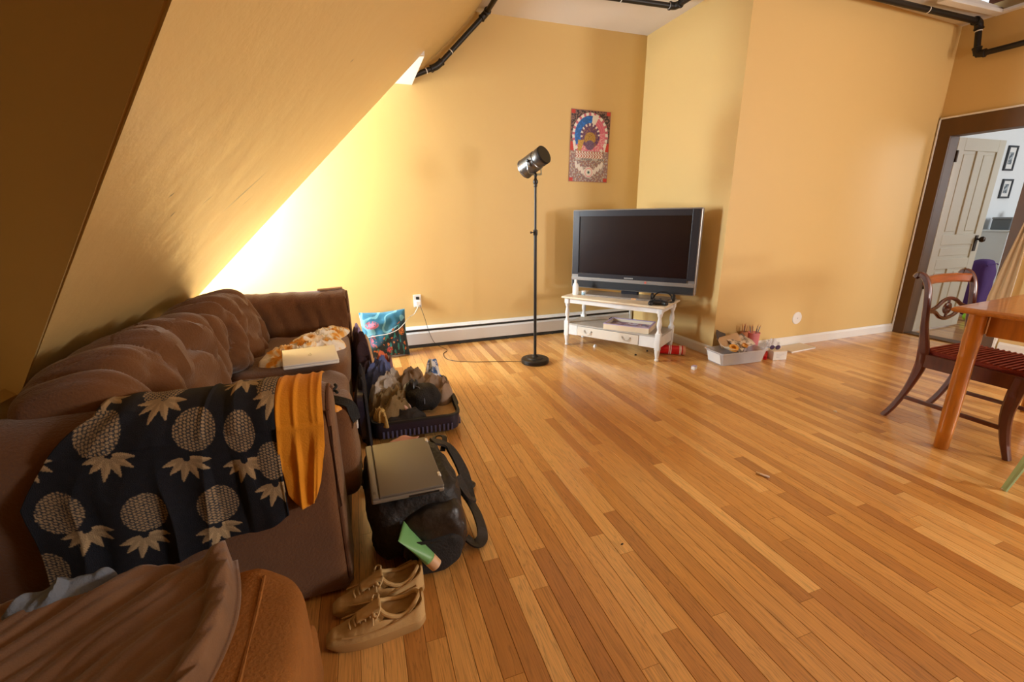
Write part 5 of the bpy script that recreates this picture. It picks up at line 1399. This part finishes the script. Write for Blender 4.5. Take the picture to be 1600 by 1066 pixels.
# lotion tube in the mesh pocket
tb = thing('green_tube', 'green squeeze tube tucked in the front pocket of the backpack', 'tube', (0.135, 1.222, 0.090))
M_grn = mat('green_tube', srgb(112, 168, 104), 0.45)
TL = 0.165
dirn = (Vector((0.040, 1.250, 0.225)) - Vector((0.135, 1.222, 0.090))).normalized()
tm = dirn.to_track_quat('Z', 'Y').to_matrix().to_4x4()
def tubef(u, v):
    a = 2 * pi * u; z = 0.022 + v * (TL - 0.022); k = v ** 1.2
    rx = 0.024 * (1 - k) + 0.048 * k; ry = 0.021 * (1 - k) + 0.0022 * k
    return tm @ Vector((rx * cos(a), ry * sin(a), z))
vs_, fs_ = grid(28, 16, tubef)
fs_.append(tuple(reversed(range(27)))); fs_.append(tuple(15 * 28 + i for i in range(27)))
mesh_obj('body', vs_, fs_, M_grn, tb, True)
bm = bmesh.new(); lathe(bm, [(0.016, -0.016), (0.021, -0.013), (0.022, 0.022), (0.018, 0.024)], 20, tm); bm_obj('cap', bm, mat('cap_cream', srgb(214, 172, 130), 0.5), tb, True)
bm = bmesh.new(); box(bm, (0, 0, 0), (0.115, 0.004, 0.012), 0.001); bm_obj('pocket_band', bm, M_blackcl, bp_, loc=(-0.022, -0.366, 0.168), rot=(radians(8), radians(10), radians(-3)))

# ------------------------------------------------------------ sneakers
M_shoe = mat('cream_leather', srgb(196, 160, 104), 0.7, bump=0.2, bscale=60, vary=0.1)
M_sole = mat('cream_rubber', srgb(180, 142, 88), 0.6)
M_lin2 = mat('shoe_lining', srgb(110, 84, 54), 0.9)
M_lace = mat('cream_lace', srgb(214, 182, 130), 0.85)
def sneaker(loc, rz, label):
    t = thing('sneaker', label, 'shoe', loc, rz, 'pair of cream sneakers')
    L = 0.285
    def hw(u): # half width along length, u 0 toe .. 1 heel
        return 0.018 + 0.034 * sin(pi * min(1, u / 0.62) * 0.5) ** 0.6 - (0.012 * max(0, (u - 0.35) / 0.65) if u > 0.35 else 0) - 0.022 * max(0, (u - 0.9) / 0.1) ** 2
    # sole
    bm = bmesh.new(); n = 34; rings = []
    out = []
    for i in range(n):
        u = 0.5 - 0.5 * cos(pi * i / (n - 1)); out.append((u * L, hw(u)))
    loop = [(x, w) for x, w in out] + [(x, -w) for x, w in reversed(out)]
    def rg(sc, z, toe=0.0): return [bm.verts.new(((x - L / 2) * sc, y * sc, z + toe * max(0, 0.12 - x / L) * 0.12)) for x, y in loop]
    loft(bm, [rg(0.97, 0.0, 1), rg(1.0, 0.006, 1), rg(1.0, 0.024), rg(0.975, 0.028)])
    bm_obj('sole', bm, M_sole, t, True)
    # upper: cross sections from toe to heel with an opening over the ankle
    def prof(u):
        w = hw(u) * 0.96
        h = 0.045 + 0.045 * min(1, max(0, (u - 0.12) / 0.42)) ** 1.2 + (0.018 * max(0, (u - 0.8) / 0.2) ** 1.5)
        h -= 0.018 * sin(pi * min(1, max(0, (u - 0.58) / 0.34)))
        if u < 0.06: h = 0.030 + 0.25 * u
        return w, h
    N, K = 44, 26
    bm = bmesh.new(); rings = []
    for i in range(N):
        u = 0.004 + 0.992 * i / (N - 1); w, h = prof(u)
        op = max(0, min(1, (u - 0.50) / 0.06)) * max(0, min(1, (0.965 - u) / 0.03))   # opening
        ring = []
        for k in range(K + 1):
            a = pi * k / K
            y = w * math.copysign(abs(cos(a)) ** 0.75, cos(a)); z = 0.024 + (h - 0.024) * abs(sin(a)) ** 0.8
            top = sin(a)
            if op > 0 and top > 0.70:
                y = w * math.copysign(max(abs(cos(a)), 0.0), cos(a)) * 1.0
                z = z - op * (top - 0.70) / 0.30 * (h - 0.034)
            z += 0.0025 * ridge(u * 14, a, 1) * (0.2 < u < 0.5)
            ring.append(bm.verts.new((u * L - L / 2, y, z)))
        rings.append(ring)
    for A, B in zip(rings, rings[1:]):
        for k in range(K): bm.faces.new((A[k], A[k + 1], B[k + 1], B[k]))
    bm.faces.new(rings[0]); bm.faces.new(list(reversed(rings[-1])))
    up = bm_obj('upper', bm, M_shoe, t, True)
    # collar padding around the opening
    bm = bmesh.new(); ps = []
    for a in np.linspace(0, 2 * pi, 26):
        u = 0.735 - 0.215 * cos(a); w, h = prof(min(0.985, u)); ps.append((u * L - L / 2, w * 0.80 * sin(a), h - 0.006 + 0.012 * max(0, cos(a)) * 0 + (0.010 if u < 0.56 else 0)))
    tube(bm, ps, 0.0065, 8, 2); bm_obj('collar', bm, M_shoe, t, True)
    bm = bmesh.new(); vsx = [bm.verts.new((0.735 * L - L / 2 - 0.2 * L * cos(a), 0.030 * sin(a), 0.036)) for a in np.linspace(0, 2 * pi, 20)[:-1]]; bm.faces.new(vsx)
    bm_obj('insole', bm, M_lin2, t)
    # tongue
    vs, fs = grid(8, 12, lambda u, v: Vector((-0.055 + 0.072 * v, (u - 0.5) * (0.034 + 0.010 * v), 0.078 + 0.024 * v - 0.010 * (2 * u - 1) ** 2 * (1 - 0.5 * v))))
    o = mesh_obj('tongue', vs, fs, M_shoe, t, True); md = o.modifiers.new('thick', 'SOLIDIFY'); md.thickness = 0.006
    # overlays
    bm = bmesh.new()
    for s in (1, -1):
        ps = [(u * L - L / 2, s * (prof(u)[0] * (1.0 if u > 0.6 else 0.92) + 0.0015), z) for u, z in ((0.16, 0.050), (0.32, 0.048), (0.50, 0.050), (0.68, 0.060), (0.86, 0.076), (0.95, 0.090))]
        tube(bm, ps, 0.0028, 6, 4)
    bm_obj('seam', bm, M_sole, up, True)
    # laces
    bm = bmesh.new()
    for k in range(6):
        u = 0.24 + k * 0.05; w, h = prof(u)
        tube(bm, [(u * L - L / 2 + 0.004, -w * 0.55, h - 0.010), (u * L - L / 2, -w * 0.28, h + 0.002), (u * L - L / 2 - 0.002, 0, h + 0.005), (u * L - L / 2, w * 0.28, h + 0.002), (u * L - L / 2 + 0.004, w * 0.55, h - 0.010)], 0.0030, 6, 3)
    hx_ = 0.52 * L - L / 2; hz_ = prof(0.5)[1] + 0.010
    for s in (1, -1):
        tube(bm, [(hx_, 0, hz_), (hx_ + 0.008, s * 0.025, hz_ + 0.012), (hx_ - 0.004, s * 0.045, hz_ + 0.002), (hx_ - 0.012, s * 0.030, hz_ - 0.004), (hx_ - 0.002, s * 0.006, hz_)], 0.0026, 6, 4)
        tube(bm, [(hx_, 0, hz_), (hx_ - 0.012, s * 0.020, hz_ - 0.002), (hx_ - 0.016, s * 0.046, hz_ - 0.022)], 0.0026, 6, 4)
    bm_obj('laces', bm, M_lace, t, True)
sneaker((-0.058, 1.108, 0.0), radians(2), 'cream leather sneaker, the nearer of the pair beside the ottoman')
sneaker((-0.045, 1.222, 0.0), radians(4), 'cream leather sneaker, the farther of the pair close to the backpack')

# ------------------------------------------------------------ pine table
tr_ = radians(5)
tt = thing('pine_table', 'honey pine table with turned legs at the right edge of the room', 'table', (2.735, 1.285, 0), tr_)
bm = bmesh.new()
TX, TY = 1.15, 0.95
R = []
for ins, z in ((0.012, 0.722), (0.004, 0.726), (0.0, 0.734), (0.002, 0.742), (0.010, 0.748), (0.016, 0.750)):
    R.append([bm.verts.new((p[0], p[1], z)) for p in ((ins, -ins, 0), (ins, -TY + ins, 0), (TX - ins, -TY + ins, 0), (TX - ins, -ins, 0))])
loft(bm, R)
bm_obj('table_top', bm, M_pinet, tt)
bm = bmesh.new()
boxmm(bm, 0.085, 0.105, -TY + 0.12, -0.12, 0.615, 0.722, 0.003); boxmm(bm, TX - 0.105, TX - 0.085, -TY + 0.12, -0.12, 0.615, 0.722, 0.003)
boxmm(bm, 0.12, TX - 0.12, -0.105, -0.085, 0.615, 0.722, 0.003); boxmm(bm, 0.12, TX - 0.12, -TY + 0.085, -TY + 0.105, 0.615, 0.722, 0.003)
bm_obj('apron', bm, M_pine, tt)
lprof = [(0.026, 0), (0.030, 0.006), (0.0315, 0.09), (0.0325, 0.094), (0.0315, 0.10), (0.0335, 0.20), (0.0335, 0.40), (0.0325, 0.50), (0.034, 0.504), (0.0325, 0.51), (0.034, 0.56), (0.0345, 0.60), (0.033, 0.63), (0.033, 0.722)]
for lx, ly in ((0.058, -0.085), (TX - 0.085, -0.085), (0.075, -TY + 0.085), (TX - 0.085, -TY + 0.085)):
    bm = bmesh.new(); lathe(bm, lprof, 22, Matrix.Translation((lx, ly, 0))); bm_obj('leg', bm, M_pine, tt, True)

# ------------------------------------------------------------ mahogany chair behind it
ch = thing('dining_chair', 'dark mahogany dining chair with sabre legs and red ribbed seat behind the pine table', 'chair', (3.16, 1.47, 0), 0)
CO = Vector((3.16, 1.47, 0))
def prof_r(a, b): return [(-a / 2, -b / 2), (a / 2, -b / 2), (a / 2, b / 2), (-a / 2, b / 2)]
def oval(a, b, n=12): return [(a / 2 * cos(2 * pi * k / n), b / 2 * sin(2 * pi * k / n)) for k in range(n)]
def rr_(a, b):
    c = 0.3 * min(a, b)
    return [(-a/2 + c, -b/2), (a/2 - c, -b/2), (a/2, -b/2 + c), (a/2, b/2 - c), (a/2 - c, b/2), (-a/2 + c, b/2), (-a/2, b/2 - c), (-a/2, -b/2 + c)]
for s in (-1, 1):
    xx = s * 0.205
    pts = [(xx, 0.105, 0.0), (xx, 0.06, 0.09), (xx, 0.015, 0.22), (xx, -0.015, 0.36), (xx, -0.01, 0.46), (xx, 0.012, 0.58), (xx, 0.025, 0.70), (xx, 0.038, 0.79), (xx, 0.062, 0.845), (xx, 0.092, 0.862), (xx, 0.108, 0.845)]
    P = smooth_path(pts, 5)
    sc = [(1.0, 0.75 + 0.55 * math.exp(-((p.z - 0.40) / 0.14) ** 2)) for p in P]
    bm = bmesh.new(); sweep(bm, P, rr_(0.030, 0.042), Vector((0, 1, 0.0)), sc); bm_obj('rear_leg', bm, M_mahog, ch, True)
    pts = [(xx, -0.455, 0.0), (xx, -0.425, 0.10), (xx, -0.405, 0.22), (xx, -0.41, 0.34), (xx, -0.42, 0.42)]
    P = smooth_path(pts, 5)
    bm = bmesh.new(); sweep(bm, P, rr_(0.030, 0.045), Vector((0, 1, 0)), [(1, 0.7 + 0.7 * (p.z / 0.42)) for p in P]); bm_obj('front_leg', bm, M_mahog, ch, True)
    bm = bmesh.new(); boxmm(bm, xx - 0.013, xx + 0.013, -0.43, 0.0, 0.355, 0.43, 0.004); bm_obj('side_rail', bm, M_mahog, ch)
    bm = bmesh.new(); boxmm(bm, xx - 0.008, xx + 0.008, -0.42, 0.045, 0.140, 0.162, 0.004); bm_obj('side_stretcher', bm, M_mahog, ch)
bm = bmesh.new(); boxmm(bm, -0.2, 0.2, -0.435, -0.412, 0.355, 0.43, 0.004); bm_obj('front_rail', bm, M_mahog, ch)
bm = bmesh.new(); boxmm(bm, -0.2, 0.2, -0.02, 0.0, 0.355, 0.43, 0.004); bm_obj('back_rail', bm, M_mahog, ch)
bm = bmesh.new(); sweep(bm, smooth_path([(-0.192, 0.062, 0.826), (-0.08, 0.078, 0.832), (0.08, 0.078, 0.832), (0.192, 0.062, 0.826)], 5), rr_(0.030, 0.050), Vector((0, 0, 1))); bm_obj('crest_rail', bm, M_mahog2, ch, True)
# open oval splat with a carved rosette
bm = bmesh.new()
for s in (1, -1):
    sweep(bm, smooth_path([(-0.198, 0.022, 0.66), (-0.12, 0.026, 0.665 + s * 0.012), (-0.06, 0.030, 0.665 + s * 0.045), (0.0, 0.031, 0.665 + s * 0.058), (0.06, 0.030, 0.665 + s * 0.045), (0.12, 0.026, 0.665 + s * 0.012), (0.198, 0.022, 0.66)], 5), rr_(0.018, 0.020), Vector((0, 0, 1)))
sp = bm_obj('splat', bm, M_mahog, ch, True)
bm = bmesh.new(); lathe(bm, [(0.030, -0.008), (0.034, -0.004), (0.034, 0.004), (0.026, 0.008), (0.020, 0.006), (0.012, 0.011), (0.003, 0.012)], 22, frame_mtx((0, 0.031, 0.665), (0, -1, 0.665))); boxmm(bm, -0.008, 0.008, 0.026, 0.036, 0.61, 0.72, 0.003)
bm_obj('rosette', bm, M_mahog, sp, True)
# ribbed red seat: ribs as geometry
M_rseat = mat('red_ribbed_cloth', srgb(128, 38, 24), 0.75, bump=0.2, bscale=150)
M_rseat2 = mat('red_rib_light', srgb(156, 66, 36), 0.75)
bm = bmesh.new(); boxmm(bm, -0.192, 0.192, -0.425, -0.005, 0.425, 0.449, 0.008, 3); seat = bm_obj('seat', bm, M_rseat, ch, True)
bm = bmesh.new()
for k in range(18):
    yv = -0.41 + k * 0.0235
    tube(bm, [(-0.186, yv, 0.449), (0.0, yv, 0.4515), (0.186, yv, 0.449)], 0.0055, 6, 2)
bm_obj('seat_ribs', bm, M_rseat2, seat, True)

# ------------------------------------------------------------ mint stool, only a leg in view
ms = thing('mint_stool', 'mint green painted stool with splayed leg at the right picture edge', 'stool', (2.84, 0.72, 0), 0)
M_mint = mat('mint_paint', srgb(168, 200, 160), 0.45)
bm = bmesh.new(); lathe(bm, [(0.15, 0.43), (0.165, 0.437), (0.165, 0.452), (0.155, 0.46)], 30); bm_obj('seat', bm, M_mint, ms, True)
for k in range(4):
    a = radians(141) + k * pi / 2
    p, q = Vector((0.29 * cos(a), 0.25 * sin(a), 0)), Vector((0.16 * cos(a), 0.15 * sin(a), 0.435))
    P = [p, p.lerp(q, 0.5), q]
    bm = bmesh.new(); sweep(bm, P, rr_(0.040, 0.028), Vector((0, 0, 1)), [0.62, 0.9, 1.1]); lg = bm_obj('leg', bm, M_mint, ms, True)
    bm = bmesh.new(); lathe(bm, [(0.009, 0), (0.011, 0.004), (0.008, 0.008)], 10, Matrix.Translation(p)); bm_obj('glide', bm, M_alu, lg)

# ------------------------------------------------------------ black pipes
def pipe_thing(label, pts, r, clips, name='black_pipe'):
    t = thing(name, label, 'pipe', pts[0], 0)
    o0 = Vector(pts[0])
    P = [Vector(p) - o0 for p in pts]
    for a, b in zip(P, P[1:]):
        bm = bmesh.new(); rod(bm, a, b, r, n=16); bm_obj('pipe_run', bm, M_pipe, t, True)
    for i in range(1, len(P) - 1):
        d0 = (P[i - 1] - P[i]).normalized(); d1_ = (P[i + 1] - P[i]).normalized()
        bm = bmesh.new(); ps = smooth_path([P[i] + d0 * 0.055, P[i] + d0 * 0.02 + d1_ * 0.006, P[i] + d1_ * 0.02 + d0 * 0.006, P[i] + d1_ * 0.055], 4)
        sweep(bm, ps, circ(r * 1.32, 16), Vector((0.2, 0.9, 0.3)))
        for dd in (d0, d1_): lathe(bm, [(r * 1.3, 0), (r * 1.5, 0.002), (r * 1.5, 0.012), (r * 1.3, 0.014)], 16, frame_mtx(P[i] + dd * 0.046, P[i] + dd * 0.2))
        bm_obj('elbow', bm, M_pipe, t, True)
    for i, f in clips:
        c = P[i].lerp(P[i + 1], f); d = (P[i + 1] - P[i]).normalized()
        bm = bmesh.new(); lathe(bm, [(r * 1.02, -0.004), (r * 1.12, -0.003), (r * 1.12, 0.003), (r * 1.02, 0.004)], 16, frame_mtx(c, c + d)); bm_obj('clip', bm, M_trimw, t, True)
    return t
pipe_thing('black iron pipe climbing from the dormer corner along the slope to the ceiling', [(0.57, 4.06, 2.315), (0.775, 4.06, 2.40), (1.205, 4.06, 2.825), (1.205, 3.2, 2.825)], 0.020, [(0, 0.55), (0, 0.83), (1, 0.28)])
pipe_thing('black iron pipe with an elbow under the ceiling near the television corner', [(1.30, 3.48, 2.80), (2.60, 3.425, 2.80), (2.66, 1.9, 2.80)], 0.020, [(0, 0.62), (0, 0.955)])
pipe_thing('black iron pipe dropping down the wall above the doorway', [(2.75, 2.80, 2.80), (5.12, 2.72, 2.725), (5.12, 2.685, 2.47), (5.145, 0.4, 2.47)], 0.022, [(0, 0.73), (0, 0.985), (1, 0.28), (1, 0.8)])

# ------------------------------------------------------------ cloth hanging at the doorway, things in the next room
M_beige = mat('beige_curtain', srgb(196, 172, 136), 0.9, bump=0.2, bscale=120)
def curt(u, v):
    z = 1.30 - 1.10 * v
    yl = 2.055 + 0.135 * min(1, v / 0.75) ** 0.8
    y = 2.045 + u * (yl - 2.045 + 0.005)
    return Vector((5.158 - 0.012 * (1 + sin(u * 16 + v * 2)) - 0.008 * v, y, z))
o = grid_obj('curtain', 40, 40, curt, M_beige, thick=0.004)
tag(o, 'beige cloth hanging at the right side of the doorway behind the table', 'curtain')
def picture(label, cx, cz_, W, H):
    t = thing('framed_picture', label, 'picture', (cx, FY, cz_), 0)
    bm = bmesh.new(); f = 0.022
    for q in ((-W/2, W/2, H/2 - f, H/2), (-W/2, W/2, -H/2, -H/2 + f), (-W/2, -W/2 + f, -H/2 + f, H/2 - f), (W/2 - f, W/2, -H/2 + f, H/2 - f)):
        boxmm(bm, q[0], q[1], -0.022, 0, q[2], q[3], 0.003)
    bm_obj('frame', bm, mat('frame_black', (0.03, 0.035, 0.045), 0.4), t)
    bm = bmesh.new(); boxmm(bm, -W/2 + f, W/2 - f, -0.010, -0.002, -H/2 + f, H/2 - f); bm_obj('mat_board', bm, M_white, t)
    bm = bmesh.new(); boxmm(bm, -W * 0.2, W * 0.2, -0.0115, -0.009, -H * 0.24, H * 0.24); bm_obj('print', bm, ramp_mat('grey_print', [(0.42, srgb(80, 90, 98)), (0.58, srgb(176, 184, 188))], 0.6, 30), t)
picture('upper of the two small black framed pictures seen through the doorway', 8.05, 1.845, 0.20, 0.30)
picture('lower of the two small black framed pictures seen through the doorway', 8.13, 1.475, 0.22, 0.24)
db = thing('dresser', 'pale dresser against the wall of the next room below the pictures', 'dresser', (8.15, 3.42, 0), 0)
M_pdr = mat('pale_blue_white', (0.66, 0.72, 0.76), 0.5)
bm = bmesh.new(); boxmm(bm, -0.42, 0.42, -0.15, 0.16, 0.05, 0.94, 0.006); bm_obj('body', bm, M_pdr, db)
bm = bmesh.new(); boxmm(bm, -0.44, 0.44, -0.17, 0.17, 0.94, 0.962, 0.004); bm_obj('top', bm, M_pdr, db)
for k in range(3):
    bm = bmesh.new(); boxmm(bm, -0.39, 0.39, -0.160, -0.148, 0.10 + k * 0.28, 0.36 + k * 0.28, 0.004); dd = bm_obj('drawer', bm, M_pdr, db)
    bm = bmesh.new(); lathe(bm, [(0.006, 0), (0.014, 0.012), (0.012, 0.02)], 12, frame_mtx((0, -0.160, 0.23 + k * 0.28), (0, -1, 0.23 + k * 0.28))); bm_obj('knob', bm, M_brass, dd, True)
fg = thing('desk_lamp', 'black jointed desk lamp standing on the pale dresser', 'lamp', (8.17, 3.42, 0.962), 0)
bm = bmesh.new(); lathe(bm, [(0.06, 0), (0.062, 0.01), (0.02, 0.022)], 18); bm_obj('base', bm, M_black, fg, True)
bm = bmesh.new(); tube(bm, [(0, 0, 0.02), (-0.07, 0, 0.12), (0.02, 0, 0.22)], 0.012, 8, 1); bm_obj('arm', bm, M_black, fg, True)
bm = bmesh.new(); lathe(bm, [(0.025, 0), (0.03, 0.03), (0.06, 0.09), (0.056, 0.09), (0.02, 0.02)], 18, frame_mtx((0.01, 0, 0.23), (0.15, -0.02, 0.12))); bm_obj('shade', bm, M_black, fg, True)
bx = thing('grey_crate', 'grey storage box on the pale dresser beside the desk lamp', 'box', (7.93, 3.42, 0.962), 0.1)
bm = bmesh.new(); boxmm(bm, -0.10, 0.10, -0.09, 0.09, 0, 0.13, 0.008); bm_obj('body', bm, mat('box_grey', srgb(98, 104, 108), 0.6), bx)
bm = bmesh.new(); boxmm(bm, -0.105, 0.105, -0.095, 0.095, 0.13, 0.155, 0.006); bm_obj('lid', bm, mat('box_lid', srgb(130, 134, 138), 0.6), bx)
o = lump('white_cloth', (8.32, 3.40, 0.962), 0.10, 0.07, 0.08, 0.1, M_bluew, 8.0, folds=0.8)
tag(o, 'white cloth bundle at the right end of the pale dresser', 'cloth')
pu = thing('purple_bag', 'tall purple bag on the floor of the next room', 'bag', (6.82, 3.02, 0), 0.1)
M_purp = mat('purple_cloth', srgb(72, 36, 104), 0.8, bump=0.3)
superbox('body', (0, 0, 0.33), (0.15, 0.10, 0.33), 4.0, 30, 24, lambda d, q: 0.012 * nz(q.x * 8, q.y * 8, q.z * 8), M_purp, pu)
bm = bmesh.new(); tube(bm, [(-0.13, -0.08, 0.60), (0.0, -0.105, 0.62), (0.13, -0.08, 0.60)], 0.006, 8, 5); bm_obj('seam', bm, M_purp, pu, True)
bm = bmesh.new(); bmesh.ops.create_uvsphere(bm, u_segments=18, v_segments=12, radius=0.05)
tag(bm_obj('green_ball', bm, mat('lime', srgb(150, 214, 40), 0.5), smooth=True, loc=(6.45, 2.86, 0.05)), 'lime green ball on the floor of the next room', 'ball')
